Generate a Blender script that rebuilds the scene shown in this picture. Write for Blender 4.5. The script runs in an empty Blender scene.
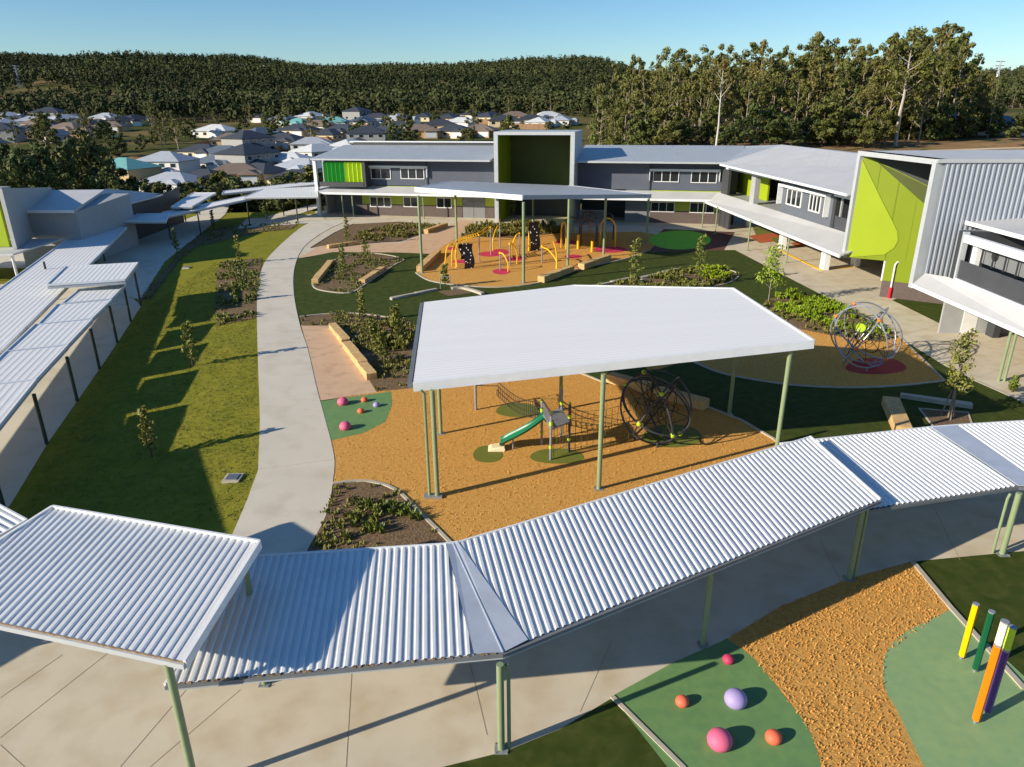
import bpy, math, random
import numpy as np
from math import radians, sin, cos, pi
random.seed(7); RNG = np.random.default_rng(11)
SC = bpy.context.scene; COL = SC.collection
# ------------------------------------------------------------------ survey of the place (camera 15 m up, looking north)
CF, CX, CY, CH = 718.0, 512.0, 383.5, 15.0
TILT = radians(21.2); ROLL = math.asin(.007)
def _c(a, b, s, t): return tuple(a[i]*s + b[i]*t for i in range(3))
FW = (0, cos(TILT), -sin(TILT))
RT = _c((1,0,0), (0, sin(TILT), cos(TILT)), cos(ROLL), -sin(ROLL))
UP = _c((0, sin(TILT), cos(TILT)), (1,0,0), cos(ROLL), sin(ROLL))
def ray(px, py):
    a = (px-CX)/CF; b = -(py-CY)/CF
    return [FW[i] + RT[i]*a + UP[i]*b for i in range(3)]
def P(px, py, z=0.0):
    d = ray(px, py); k = (z-CH)/d[2]
    return (d[0]*k, d[1]*k, z)
def PV(px, py, x0, y0, x1, y1):
    """point where the sight line meets the vertical plane through two ground points"""
    d = ray(px, py); nx, ny = (y1-y0), -(x1-x0)
    k = (nx*x0 + ny*y0)/(nx*d[0] + ny*d[1])
    return (d[0]*k, d[1]*k, CH + d[2]*k)
def PY(px, py, Y):
    d = ray(px, py); k = Y/d[1]; return (d[0]*k, Y, CH + d[2]*k)
def proj(p):
    q = (p[0], p[1], p[2]-CH); g = lambda u: sum(u[i]*q[i] for i in range(3))
    return (CX + CF*g(RT)/g(FW), CY - CF*g(UP)/g(FW))
def plane3(a, b, c):
    n = np.cross(np.subtract(b, a), np.subtract(c, a)); n = n/n[2]
    return (a[2] + (n[0]*a[0] + n[1]*a[1]), -n[0], -n[1])     # z = k0 + kx x + ky y
def PP(px, py, pl):
    d = ray(px, py); k = (pl[0]-CH)/(d[2] - pl[1]*d[0] - pl[2]*d[1])
    return (d[0]*k, d[1]*k, CH + d[2]*k)
def zp(pl, x, y): return pl[0] + pl[1]*x + pl[2]*y
# ------------------------------------------------------------------ materials
def srgb(r, g, b):
    f = lambda c: (c/255/12.92) if c/255 <= .04045 else ((c/255+.055)/1.055)**2.4
    return (f(r), f(g), f(b))
MATS = {}
def mat(name, col, rough=.6, metal=0.0, var=.12, scale=3.0, bump=0.0, bscale=40.0, bdist=.02, spec=.4,
        col2=None, ribs=None, island=0.0, detail=5, tint=None, stretch=None):
    m = bpy.data.materials.new(name); m.use_nodes = True; nt = m.node_tree; N = nt.nodes; L = nt.links
    b = N['Principled BSDF']; b.inputs['Roughness'].default_value = rough; b.inputs['Metallic'].default_value = metal
    b.inputs['Specular IOR Level'].default_value = spec
    tc = N.new('ShaderNodeTexCoord'); vec = tc.outputs['Object']
    if stretch:
        mp = N.new('ShaderNodeMapping'); mp.inputs['Scale'].default_value = stretch; L.new(vec, mp.inputs[0]); vec = mp.outputs[0]
    n = N.new('ShaderNodeTexNoise'); n.inputs['Scale'].default_value = scale; n.inputs['Detail'].default_value = detail
    n.inputs['Roughness'].default_value = .62; L.new(vec, n.inputs['Vector'])
    r = N.new('ShaderNodeValToRGB'); e = r.color_ramp.elements
    c2 = col2 or tuple(c*(1-var) for c in col); c1 = col if col2 else tuple(min(1, c*(1+var)) for c in col)
    e[0].position = .32; e[0].color = (*c2, 1); e[1].position = .68; e[1].color = (*c1, 1)
    L.new(n.outputs['Fac'], r.inputs[0]); out = r.outputs[0]
    if tint:                                              # a second, finer or broader, tone of the same stuff
        n2 = N.new('ShaderNodeTexNoise'); n2.inputs['Scale'].default_value = tint[1]; n2.inputs['Detail'].default_value = 6
        L.new(vec, n2.inputs['Vector'])
        rr = N.new('ShaderNodeValToRGB'); rr.color_ramp.elements[0].position = tint[2]; rr.color_ramp.elements[1].position = tint[3]
        L.new(n2.outputs['Fac'], rr.inputs[0])
        mx = N.new('ShaderNodeMix'); mx.data_type = 'RGBA'; L.new(rr.outputs[0], mx.inputs['Factor'])
        L.new(out, mx.inputs['A']); mx.inputs['B'].default_value = (*tint[0], 1); out = mx.outputs['Result']
    if island:
        g = N.new('ShaderNodeNewGeometry'); hs = N.new('ShaderNodeHueSaturation')
        mr = N.new('ShaderNodeMapRange'); mr.inputs['To Min'].default_value = 1-island; mr.inputs['To Max'].default_value = 1+island
        L.new(g.outputs['Random Per Island'], mr.inputs['Value']); L.new(mr.outputs[0], hs.inputs['Value'])
        oi = N.new('ShaderNodeObjectInfo'); m2 = N.new('ShaderNodeMapRange')
        m2.inputs['To Min'].default_value = .475; m2.inputs['To Max'].default_value = .52
        L.new(oi.outputs['Random'], m2.inputs['Value']); L.new(m2.outputs[0], hs.inputs['Hue'])
        L.new(out, hs.inputs['Color']); out = hs.outputs[0]
    L.new(out, b.inputs['Base Color'])
    h = None
    if bump:
        nb = N.new('ShaderNodeTexNoise'); nb.inputs['Scale'].default_value = bscale; nb.inputs['Detail'].default_value = 4; nb.inputs['Roughness'].default_value = .7
        L.new(vec, nb.inputs['Vector'])
        bp = N.new('ShaderNodeBump'); bp.inputs['Strength'].default_value = bump; bp.inputs['Distance'].default_value = bdist
        L.new(nb.outputs['Fac'], bp.inputs['Height']); h = bp
    if ribs:                                              # pressed profile of the cladding: (axis, wave scale, depth)
        w = N.new('ShaderNodeTexWave'); w.bands_direction = ribs[0]; w.inputs['Scale'].default_value = ribs[1]
        L.new(tc.outputs['Object'], w.inputs['Vector'])
        bw = N.new('ShaderNodeBump'); bw.inputs['Strength'].default_value = 1; bw.inputs['Distance'].default_value = ribs[2]
        L.new(w.outputs['Fac'], bw.inputs['Height'])
        if h: L.new(h.outputs[0], bw.inputs['Normal'])
        h = bw
    if h: L.new(h.outputs[0], b.inputs['Normal'])
    MATS[name] = m; return m
roof_white = mat('roof_white', (.72,.72,.71), .55, 0, .02, .7, spec=.3, tint=((.70,.70,.69), 1.3, .5, .95), stretch=(.15,1,1))
roof_rib = mat('roof_rib', (.76,.76,.75), .38, .2, .05, .8, spec=.5, tint=((.70,.72,.73), 2.2, .5, .9))
roof_far = mat('roof_far', (.42,.45,.48), .45, .1, .05, .4, ribs=('X', 3.2, .03))
roof_far2 = mat('roof_far2', (.56,.56,.56), .5, 0, .05, .4, ribs=('Y', 3.2, .02))
flash = mat('flashing', (.52,.56,.62), .4, .3, .08, 1.5)
fascia_w = mat('fascia_white', (.72,.73,.74), .4, 0, .05, 2)
fascia_g = mat('fascia_grey', (.42,.44,.46), .45, 0, .06, 2)
gutter_m = mat('gutter_grey', (.16,.17,.18), .5, 0, .1, 3)
soffit_m = mat('soffit', (.30,.30,.29), .7, 0, .08, 2)
rust_m = mat('weathered_edge', (.28,.20,.12), .8, 0, .4, 9)
post_m = mat('sage_paint', srgb(132,146,110), .42, 0, .06, 2.5, tint=(srgb(110,124,92), 5, .6, .85))
dgreen_m = mat('dark_green_paint', srgb(52,62,50), .5, 0, .1, 2)
steel = mat('galvanised', (.34,.35,.36), .4, .4, .1, 8)
conc = mat('concrete', srgb(203,191,168), .85, 0, .06, .35, bump=.15, bscale=30, bdist=.01, tint=(srgb(184,166,136), .9, .45, .8))
conc_pale = mat('concrete_pale', srgb(204,195,178), .85, 0, .05, .3, bump=.12, bscale=30, bdist=.01, tint=(srgb(186,176,156), .7, .5, .8))
conc_tan = mat('concrete_tan', srgb(204,170,136), .85, 0, .05, .6, bump=.12, bscale=30, bdist=.01, tint=(srgb(178,142,112), 1.2, .5, .8))
joint_m = mat('joint', srgb(172,158,134), .9, 0, .15, 4)
kerb_m = mat('kerb_concrete', srgb(178,168,150), .85, 0, .12, 2)
turf = mat('synthetic_turf', srgb(68,78,32), .85, 0, .16, 1.4, bump=.5, bscale=90, bdist=.02, col2=srgb(52,66,22), spec=.1, tint=(srgb(86,88,44), 2.2, .48, .85))
lawn_m = mat('lawn_grass', srgb(134,130,46), .9, 0, .2, .5, bump=.6, bscale=16, bdist=.04, col2=srgb(114,118,40), spec=.03, tint=(srgb(146,136,58), 2.6, .45, .85))
mulch = mat('bark_mulch', srgb(219,166,90), .95, 0, .3, 7, bump=1, bscale=20, bdist=.04, col2=srgb(188,136,68), spec=.05, tint=(srgb(226,176,104), 26, .5, .8))
mulch_d = mat('brown_mulch', srgb(136,114,88), .95, 0, .3, 6, bump=1.0, bscale=10, bdist=.08, col2=srgb(98,80,60), spec=.1, tint=(srgb(150,122,92), 20, .5, .8))
rub_g = mat('rubber_green', srgb(140,166,112), .75, 0, .05, .8, bump=.3, bscale=140, bdist=.006, tint=(srgb(122,156,110), 3, .4, .8))
rub_d = mat('rubber_green_dark', srgb(108,142,84), .75, 0, .06, .8, bump=.3, bscale=140, bdist=.006, tint=(srgb(92,130,82), 3, .4, .8))
rub_o = mat('rubber_olive', srgb(108,114,38), .8, 0, .1, 3, bump=.3, bscale=60, bdist=.02)
rub_b = mat('rubber_bright_green', srgb(120,196,44), .8, 0, .08, 1.2, bump=.2, bscale=60, bdist=.01)
rub_p = mat('rubber_magenta', srgb(196,50,84), .8, 0, .1, 2, bump=.2, bscale=60, bdist=.01)
rub_r = mat('rubber_red', srgb(170,44,52), .8, 0, .1, 2, bump=.2, bscale=60, bdist=.01)
rub_or = mat('rubber_orange', srgb(176,92,50), .8, 0, .1, 2, bump=.2, bscale=60, bdist=.01)
rub_br = mat('rubber_brown', srgb(96,60,50), .8, 0, .15, 2, bump=.2, bscale=60, bdist=.01)
stone = mat('sandstone', srgb(214,180,124), .85, 0, .15, 2.5, bump=.6, bscale=7, bdist=.03, col2=srgb(186,148,96), tint=(srgb(160,126,84), 6, .6, .85))
clad = mat('cladding_slate', srgb(84,90,104), .5, 0, .05, .8, ribs=('X', 2.4, .03))
clad_y = mat('cladding_slate_side', srgb(96,102,112), .5, 0, .05, .8, ribs=('Y', 2.4, .03))
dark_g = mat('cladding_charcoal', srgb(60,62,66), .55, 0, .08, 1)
grey_l = mat('panel_light_grey', srgb(158,160,160), .6, 0, .05, 1.2)
grey_m = mat('panel_grey', srgb(120,122,124), .6, 0, .06, 1.2)
white_p = mat('white_paint', (.74,.74,.73), .5, 0, .05, 2)
lime = mat('lime_panel', srgb(146,164,18), .5, 0, .04, .5)
lime_d = mat('lime_panel_deep', srgb(120,136,8), .5, 0, .04, .5)
lime_w = mat('lime_wall', srgb(158,172,52), .6, 0, .05, 1)
olive = mat('olive_panel', srgb(72,80,28), .6, 0, .06, 1)
brown_w = mat('brown_brick', srgb(92,80,76), .8, 0, .12, 3)
glass = mat('window_glass', (.02,.025,.03), .08, 0, .2, .6, spec=.8)
glass_b = mat('balustrade_glass', srgb(74,76,82), .25, 0, .08, .8, spec=.6)
black_m = mat('black_steel', (.03,.03,.03), .5, 0, .1, 3)
interior_shade = mat('dark_interior', (.05,.05,.05), .9, 0, .1, 2)  # darkness inside the open bay, put into its back wall colour
fin_g = mat('fin_green', srgb(40,150,46), .5, 0, .05, 1); fin_y = mat('fin_lime', srgb(178,206,36), .5, 0, .05, 1)
yel = mat('yellow_paint', srgb(240,186,20), .45, 0, .05, 2)
bark_p = mat('gum_bark', srgb(168,154,136), .9, 0, .2, 1.5, bump=.4, bscale=6, bdist=.05, col2=srgb(120,104,88))
bark_d = mat('dark_bark', srgb(86,70,56), .95, 0, .25, 3, bump=.5, bscale=8, bdist=.04)
leaf_gum = mat('gum_leaves', srgb(104,106,44), .65, 0, .25, .22, island=.18, col2=srgb(78,84,42), spec=.3)
leaf_gum2 = mat('gum_leaves_olive', srgb(118,112,50), .65, 0, .25, .22, island=.18, col2=srgb(88,88,48), spec=.3)
leaf_dk = mat('dark_leaves', srgb(84,92,42), .65, 0, .25, .3, island=.18, col2=srgb(60,68,32), spec=.3)
leaf_hill = mat('hill_leaves', srgb(88,92,56), .85, 0, .3, .07, island=.12, tint=(srgb(50,58,34), .007, .44, .6), col2=srgb(58,66,36), spec=.15)
leaf_sap = mat('sapling_leaves', srgb(132,132,60), .55, 0, .2, 2, island=.4, col2=srgb(86,100,34), spec=.35)
leaf_lime = mat('lime_leaves', srgb(150,168,30), .55, 0, .2, 2, island=.35, col2=srgb(104,130,22), spec=.35)
leaf_bush = mat('bush_leaves', srgb(132,130,62), .6, 0, .25, 1, island=.4, col2=srgb(100,104,44), spec=.3)
terr = mat('dry_ground', srgb(134,112,80), .95, 0, .2, .03, bump=.5, bscale=.6, bdist=.3, col2=srgb(96,90,52), spec=.05, tint=(srgb(74,78,40), .02, .38, .55), detail=10)
road_m = mat('track_gravel', srgb(206,184,150), .95, 0, .1, .5)
asph = mat('asphalt', (.05,.05,.05), .9, 0, .1, 2)
# ------------------------------------------------------------------ mesh builder
class MB:
    def __init__(s): s.v = []; s.f = []; s.m = []; s.cur = 0
    def add(s, vs, fs):
        n = len(s.v); s.v += [tuple(map(float, a)) for a in vs]; s.f += [tuple(i+n for i in f) for f in fs]; s.m += [s.cur]*len(fs); return s
    def box(s, x0, x1, y0, y1, z0, z1):
        return s.add([(x0,y0,z0),(x1,y0,z0),(x1,y1,z0),(x0,y1,z0),(x0,y0,z1),(x1,y0,z1),(x1,y1,z1),(x0,y1,z1)],
                     [(0,3,2,1),(4,5,6,7),(0,1,5,4),(1,2,6,5),(2,3,7,6),(3,0,4,7)])
    def hexa(s, b, t):
        """four bottom corners and four top corners, counter-clockwise from above"""
        return s.add(list(b)+list(t), [(0,3,2,1),(4,5,6,7),(0,1,5,4),(1,2,6,5),(2,3,7,6),(3,0,4,7)])
    def prism(s, pts, th):
        """solid under a closed outline of 3-D points, th thick downwards"""
        n = len(pts); bot = [(p[0],p[1],p[2]-th) for p in pts]
        return s.add(list(pts)+bot, [tuple(range(n)), tuple(range(2*n-1, n-1, -1))] + [(i, i+n, (i+1)%n+n, (i+1)%n) for i in range(n)])
    def beam(s, a, b, w, h, up=(0,0,1)):
        a = np.array(a, float); b = np.array(b, float); d = b-a; d /= np.linalg.norm(d)+1e-9
        r = np.cross(d, up); 
        if np.linalg.norm(r) < 1e-4: r = np.array([1.,0,0])
        r /= np.linalg.norm(r); u = np.cross(r, d)
        q = lambda p: [p - r*w/2 - u*h/2, p + r*w/2 - u*h/2, p + r*w/2 + u*h/2, p - r*w/2 + u*h/2]
        return s.add(q(a)+q(b), [(0,1,2,3),(7,6,5,4),(0,4,5,1),(1,5,6,2),(2,6,7,3),(3,7,4,0)])
    def tube(s, pts, r, n=8, closed=False, cap=True):
        pts = [np.array(p, float) for p in pts]; k = len(pts)
        rr = r if hasattr(r, '__len__') else [r]*k
        base = len(s.v); ref = None; vs = []
        for i, p in enumerate(pts):
            if closed: t = pts[(i+1)%k] - pts[i-1]
            else: t = pts[min(i+1,k-1)] - pts[max(i-1,0)]
            t /= np.linalg.norm(t)+1e-9
            if ref is None: ref = np.array([0,0,1.]) if abs(t[2]) < .9 else np.array([1.,0,0])
            a = np.cross(t, ref); a /= np.linalg.norm(a)+1e-9; b = np.cross(t, a); ref = -b if not closed else ref
            if closed:
                ref = np.cross(a, t)
            for j in range(n):
                g = 2*pi*j/n; vs.append(p + rr[i]*(a*cos(g) + b*sin(g)))
        fs = []
        for i in range(k if closed else k-1):
            for j in range(n):
                i2 = (i+1)%k; fs.append((i*n+j, i*n+(j+1)%n, i2*n+(j+1)%n, i2*n+j))
        if not closed and cap:
            fs.append(tuple(range(n-1,-1,-1))); fs.append(tuple((k-1)*n+j for j in range(n)))
        return s.add(vs, fs)
    def lathe(s, c, prof, n=12, ax=None):
        """profile of (radius, height) pairs turned about the vertical through c"""
        vs = []; k = len(prof)
        for r, z in prof:
            for j in range(n): vs.append((c[0]+r*cos(2*pi*j/n), c[1]+r*sin(2*pi*j/n), c[2]+z))
        fs = [(i*n+j, i*n+(j+1)%n, (i+1)*n+(j+1)%n, (i+1)*n+j) for i in range(k-1) for j in range(n)]
        fs.append(tuple(range(n-1,-1,-1))); fs.append(tuple((k-1)*n+j for j in range(n)))
        return s.add(vs, fs)
    def ball(s, c, r, n=14, m=9, sx=1, sy=1, sz=1):
        return s.add([(c[0]+r*sx*sin(pi*i/m)*cos(2*pi*j/n), c[1]+r*sy*sin(pi*i/m)*sin(2*pi*j/n), c[2]+r*sz*cos(pi*i/m)) for i in range(1,m) for j in range(n)]
                     + [(c[0],c[1],c[2]+r*sz),(c[0],c[1],c[2]-r*sz)],
                     [((i)*n+j, (i+1)*n+j, (i+1)*n+(j+1)%n, i*n+(j+1)%n) for i in range(m-2) for j in range(n)]
                     + [((m-1)*n, j, (j+1)%n) for j in range(n)] + [((m-1)*n+1, (m-2)*n+(j+1)%n, (m-2)*n+j) for j in range(n)])
ORG = {}
def link(o, parent=None):
    COL.objects.link(o)
    if parent is not None: o.parent = parent
    return o
def build(name, mb, m, parent=None, smooth=False, org=None):
    me = bpy.data.meshes.new(name)
    if parent is not None: o0 = ORG[parent]
    elif org is not None: o0 = org
    else:
        a = np.array(mb.v); o0 = (float(a[:,0].mean()), float(a[:,1].mean()), float(a[:,2].min()))
    me.from_pydata([(v[0]-o0[0], v[1]-o0[1], v[2]-o0[2]) for v in mb.v], [], mb.f)
    ms = m if isinstance(m, (list, tuple)) else [m]
    for q in ms: me.materials.append(q)
    if len(ms) > 1: me.polygons.foreach_set('material_index', mb.m)
    if smooth:
        me.polygons.foreach_set('use_smooth', [True]*len(me.polygons)); me.set_sharp_from_angle(angle=radians(38))
    me.update()
    o = bpy.data.objects.new(name, me)
    if parent is None: o.location = o0
    link(o, parent); ORG[o] = o0
    return o
def tag(o, label=None, cat=None, group=None, kind=None):
    if label: o['label'] = label
    if cat: o['category'] = cat
    if group: o['group'] = group
    if kind: o['kind'] = kind
    return o
def thing(name, label, cat, loc, group=None):
    o = bpy.data.objects.new(name, None); o.location = loc; o.empty_display_size = .3
    link(o); ORG[o] = tuple(loc); return tag(o, label, cat, group)
def struct(name, mb, m, org=(0,0,0), **k): return tag(build(name, mb, m, org=org, **k), kind='structure')
def copy_tree(o, parent=None):
    c = o.copy(); link(c, parent) if parent is None else (COL.objects.link(c), setattr(c, 'parent', parent))
    for ch in list(o.children): copy_tree(ch, c)
    return c
def sheet(pxs, z): 
    mb = MB(); mb.add([P(x, y, z) for x, y in pxs], [tuple(range(len(pxs)))]); return mb
def curve(pts, n=5, closed=True):
    """Catmull-Rom through points"""
    out = []; k = len(pts)
    for i in range(k if closed else k-1):
        g = (lambda j: pts[j % k]) if closed else (lambda j: pts[max(0, min(k-1, j))])
        p0, p1, p2, p3 = g(i-1), g(i), g(i+1), g(i+2)
        for t in range(n):
            t /= n
            out.append(tuple(.5*(2*b + (c-a)*t + (2*a-5*b+4*c-d)*t*t + (3*b-a-3*c+d)*t**3) for a, b, c, d in zip(p0, p1, p2, p3)))
    if not closed: out.append(tuple(pts[-1]))
    return out
def strip(mb, pts, w, z0, z1, closed=False):
    """a kerb along points on the ground"""
    k = len(pts); L_ = []; R_ = []
    for i in range(k):
        a = pts[i-1] if (closed or i) else pts[i]; b = pts[(i+1) % k] if (closed or i < k-1) else pts[i]
        dx, dy = b[0]-a[0], b[1]-a[1]; l = math.hypot(dx, dy) or 1
        L_.append((pts[i][0]-dy/l*w/2, pts[i][1]+dx/l*w/2)); R_.append((pts[i][0]+dy/l*w/2, pts[i][1]-dx/l*w/2))
    vs = []
    for a, b in zip(L_, R_): vs += [(a[0],a[1],z0),(a[0],a[1],z1),(b[0],b[1],z1),(b[0],b[1],z0)]
    fs = []
    for i in range(k if closed else k-1):
        j = (i+1) % k
        for q in range(3): fs.append((i*4+q, j*4+q, j*4+q+1, i*4+q+1))
    if not closed: fs += [(0,1,2,3), ((k-1)*4+3,(k-1)*4+2,(k-1)*4+1,(k-1)*4)]
    return mb.add(vs, fs)
def inside(x, y, poly):
    c = False; j = len(poly)-1
    for i in range(len(poly)):
        if (poly[i][1] > y) != (poly[j][1] > y) and x < (poly[j][0]-poly[i][0])*(y-poly[i][1])/(poly[j][1]-poly[i][1]) + poly[i][0]: c = not c
        j = i
    return c
# ------------------------------------------------------------------ camera, sky, sun
cam = bpy.data.cameras.new('camera'); co = bpy.data.objects.new('camera', cam); link(co); SC.camera = co
from mathutils import Matrix
co.matrix_world = Matrix(((RT[0],UP[0],-FW[0],0),(RT[1],UP[1],-FW[1],0),(RT[2],UP[2],-FW[2],CH),(0,0,0,1)))
cam.sensor_width = 36; cam.lens = CF/1024*36; cam.clip_end = 20000; cam.clip_start = .1
SUN_EL = radians(21.5); SX, SY = -.905, -.425
w = bpy.data.worlds.new('World'); SC.world = w; w.use_nodes = True; nt = w.node_tree
sky = nt.nodes.new('ShaderNodeTexSky'); sky.sky_type = 'NISHITA'; sky.sun_disc = False
sky.sun_elevation = SUN_EL; sky.sun_rotation = math.atan2(SX, SY) % (2*pi)
sky.air_density = 1.0; sky.dust_density = .1; sky.ozone_density = 2.6; sky.altitude = 50
bg = nt.nodes['Background']; bg.inputs['Strength'].default_value = .082; hs_ = nt.nodes.new('ShaderNodeHueSaturation'); hs_.inputs['Saturation'].default_value = 1.15; nt.links.new(sky.outputs[0], hs_.inputs['Color']); ti_ = nt.nodes.new('ShaderNodeMix'); ti_.data_type = 'RGBA'; ti_.blend_type = 'MULTIPLY'; ti_.inputs['Factor'].default_value = 1; ti_.inputs['B'].default_value = (.82, 1.0, 1.16, 1); nt.links.new(hs_.outputs[0], ti_.inputs['A']); nt.links.new(ti_.outputs['Result'], bg.inputs['Color'])
sl = bpy.data.lights.new('sun', 'SUN'); sl.energy = 5.0; sl.angle = radians(.5); sl.color = (1, .90, .73)
so = bpy.data.objects.new('sun', sl); link(so)
from mathutils import Vector
so.rotation_euler = Vector((-SX*cos(SUN_EL), -SY*cos(SUN_EL), -sin(SUN_EL))).to_track_quat('-Z', 'Y').to_euler()
so.location = (-60, -30, 60)
SC.view_settings.view_transform = 'Standard'; SC.view_settings.look = 'None'; SC.view_settings.gamma = 1
SC.view_settings.exposure = 0.52
# ------------------------------------------------------------------ terrain
TLp = ([-500,112,135,170,220,260,300,430,600,750,900,1300,1700,3000], [-1.0,-1.0,-5,-8.5,-9.5,-6,-2,5,9,15,32,76,95,90])
TRp = ([-500,112,125,150,190,260,400,700,1000,1500,3000], [-.3,-.3,.3,2.6,5.5,7,8,14,25,62,110])
AZp = ([-.8,-.43,-.22,0,.1,.2,.35,.5,.72,1.2], [1.22,1.10,.86,.86,.98,1.0,.9,.8,1.05,1.1])
def terrain(x, y):
    az = x/max(y, 1.0) if y > 0 else (-.5 if x < 0 else .5)
    wgt = min(1, max(0, (az-.10)/.09)); wgt = wgt*wgt*(3-2*wgt)
    if y < 112: wgt = 1.0 if x > -5 else 0
    a = float(np.interp(y, *TLp)); b = float(np.interp(y, *TRp)); z = a*(1-wgt) + b*wgt
    if y > 700:
        f = float(np.interp(az, *AZp)); z = 12 + (z-12)*f
        z += 3.5*sin(x*.011+1.3)*min(1,(y-700)/300) + 2.2*sin(x*.027+y*.01)*min(1,(y-700)/300)
    elif y > 130: z += .35*sin(x*.05+y*.03)
    return z
def march(px, py):
    d = ray(px, py); k = 60.0
    for _ in range(6000):
        x, y, z = d[0]*k, d[1]*k, CH+d[2]*k
        if z <= terrain(x, y): return (x, y, terrain(x, y))
        k += .5 if k < 700 else 2
    return (x, y, z)
ys = sorted(set([-60,-20,20,60,90,104,112] + list(np.arange(118,320,6)) + list(np.arange(320,900,20)) + list(np.arange(900,3001,70))))
mb = MB(); us = np.linspace(-1, 1, 181); 
for y in ys:
    half = max(130, y*1.35)
    for u in us:
        x = u*half; mb.v.append((x, float(y), terrain(x, y)))
nu = len(us)
mb.f = [(i*nu+j, i*nu+j+1, (i+1)*nu+j+1, (i+1)*nu+j) for i in range(len(ys)-1) for j in range(nu-1)]
mb.m = [0]*len(mb.f)
struct('terrain', mb, terr, smooth=False)
# ------------------------------------------------------------------ ground of the school
PATH_L = [(205,600),(232,535),(247,500),(258,470),(260,420),(258,360),(257,300),(262,268),(275,250),(300,228),(316,220)]
PATH_R = [(352,219),(325,231),(303,248),(294,270),(294,295),(300,325),(308,350),(316,385),(324,415),(333,450),(334,472),(326,515),(305,555),(285,610)]
pl_w = [P(x, y) for x, y in PATH_L]
LW = [P(-60,560,-.5), P(10,505,-.5), P(47,444,-.5), P(77,401,-.5), P(99.6,368.7,-.5), P(117.3,342.6,-.5), P(131,321.7,-.5), P(141,306,-.5), (-36.5,66,0), (-52,85,0), (-68,112,0)]
RYs = [p[1] for p in pl_w]; RXs = [p[0] for p in pl_w]
def lx(y): return float(np.interp(y, [_q[1] for _q in LW], [_q[0] for _q in LW]))
def rx(y): return float(np.interp(y, RYs, RXs))
def gz(x, y):
    a, b = lx(y), rx(y)+.15
    t = min(1, max(0, (x-a)/(b-a))); t = t*.35 + .65*t*t*(3-2*t)
    return -.5*(1-t)
def PG(px, py, dz=0):
    z = 0
    for _ in range(60): q = P(px, py, z); z = .5*z + .5*gz(q[0], q[1])
    return (q[0], q[1], z+dz)
mb = MB(); yy = np.arange(14, 113, .7); nu = 46
for y in yy:
    a, b = lx(y)-.02, rx(y)+.3
    for j in range(nu):
        x = a + (b-a)*j/(nu-1); mb.v.append((x, float(y), gz(x, y)-.015 + .02*sin(x*2.1+y)*sin(y*1.7)*(0 if (j < 2 or j > nu-5) else 1)))
mb.f = [(i*nu+j, i*nu+j+1, (i+1)*nu+j+1, (i+1)*nu+j) for i in range(len(yy)-1) for j in range(nu-1)]; mb.m = [0]*len(mb.f)
struct('lawn', mb, lawn_m, smooth=True)
# the flat plate of the court, following the path's left side, out past the right-hand buildings
mb = MB(); ring = [(p[0], p[1], 0) for p in pl_w]
ring = [(-2,-8,0), (90,-8,0), (120,60,0), (75,112,0), (-30,112.5,0)] + [(rx(101.5), 101.5, 0)] + list(reversed(ring[:-1])) + [(-13.2,20.3,0), (-45,20.3,0), (-45,-8,0)]
mb.add(ring, [tuple(range(len(ring)))]); mb.prism(ring, .25); mb.f.pop(0); mb.m.pop(0)
struct('court_paving', mb, conc)
mb = MB(); mb.add([(-95,-8,-.5),(-13,-8,-.5)]+[(q[0],q[1],-.5) for q in LW[:-1]]+[(-95,90,-.5)], [tuple(range(13))])
mb.prism(mb.v[:13], .2); mb.f.pop(0); mb.m.pop(0)
struct('terrace_paving', mb, conc_pale)
sh = lambda name, px, z, m, cv=0: struct(name, sheet(curve(px, cv) if cv else px, z), m)
# curved main path
sh('curved_path', curve(PATH_L, 4, False) + curve(PATH_R, 4, False), .031, conc_pale)
# joints cut into the paving
mb = MB()
def joint(a, b, z=None, w=.014):
    z = .033 if b in ((333,460),(323,412),(306,342),(295,297),(303,248)) else .006
    strip(mb, [P(*a), P(*b)], w, z-.002, z+.001)
for a, b in [((0,738),(118,645)),((0,698),(62,655)),((120,767),(186,690)),((0,745),(60,800)),
             ((353,650),(346,767)),((468,655),(487,735)),((612,640),(580,712)),((820,540),(850,600)),((930,500),(960,560)),
             ((258,470),(333,460)),((259,405),(323,412)),((257,345),(306,342)),((258,300),(295,297)),((274,251),(303,248)),
             ((770,268),(757,240)),((800,283),(842,262)),((842,306),(884,294)),((898,336),(950,322)),((934,356),(1000,338)),((975,378),(1024,362)),
             ((785,262),(930,350)),((930,350),(1024,385)),((735,232),(772,252)),((620,229),(730,232)),((900,500),(1024,500)),((340,226),(620,227)),((150,767),(240,690))]: joint(a, b)
struct('paving_joints', mb, joint_m)
# synthetic turf
TURF = [(294,258),(333,251.5),(400,252),(436,254),(470,240),(560,236),(655,236),(640,250),(735,250),(830,299),(880,325),(945,366),(972,379),(1024,402),(1110,445),(1040,456),(960,470),(880,480),(820,498),(760,530),(700,556),(430,560),(334,472),(324,415),(316,385),(308,350),(300,325),(294,295)]
sh('turf_court', TURF, .006, turf)
sh('turf_strip', [(892,300),(947,327),(956,303),(924,291)], .006, turf)
sh('turf_lower_court', [(430,770),(503,752),(560,729),(612,698),(727,638.5),(848,579),(912,561.5),(1002,553),(1100,544),(1500,800),(900,1400),(330,1100),(380,790)], .006, turf)
sh('tan_path', [(296,259),(320,246),(366,243),(400,243),(424,234),(443,228),(461,220),(474,221),(459,236),(440,250),(434,254),(400,252.5),(333,252)], .012, conc_tan)
sh('tan_path', [(301,325),(330,325),(348,346),(377,392),(317,401),(308,350)], .014, conc_tan)
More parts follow.
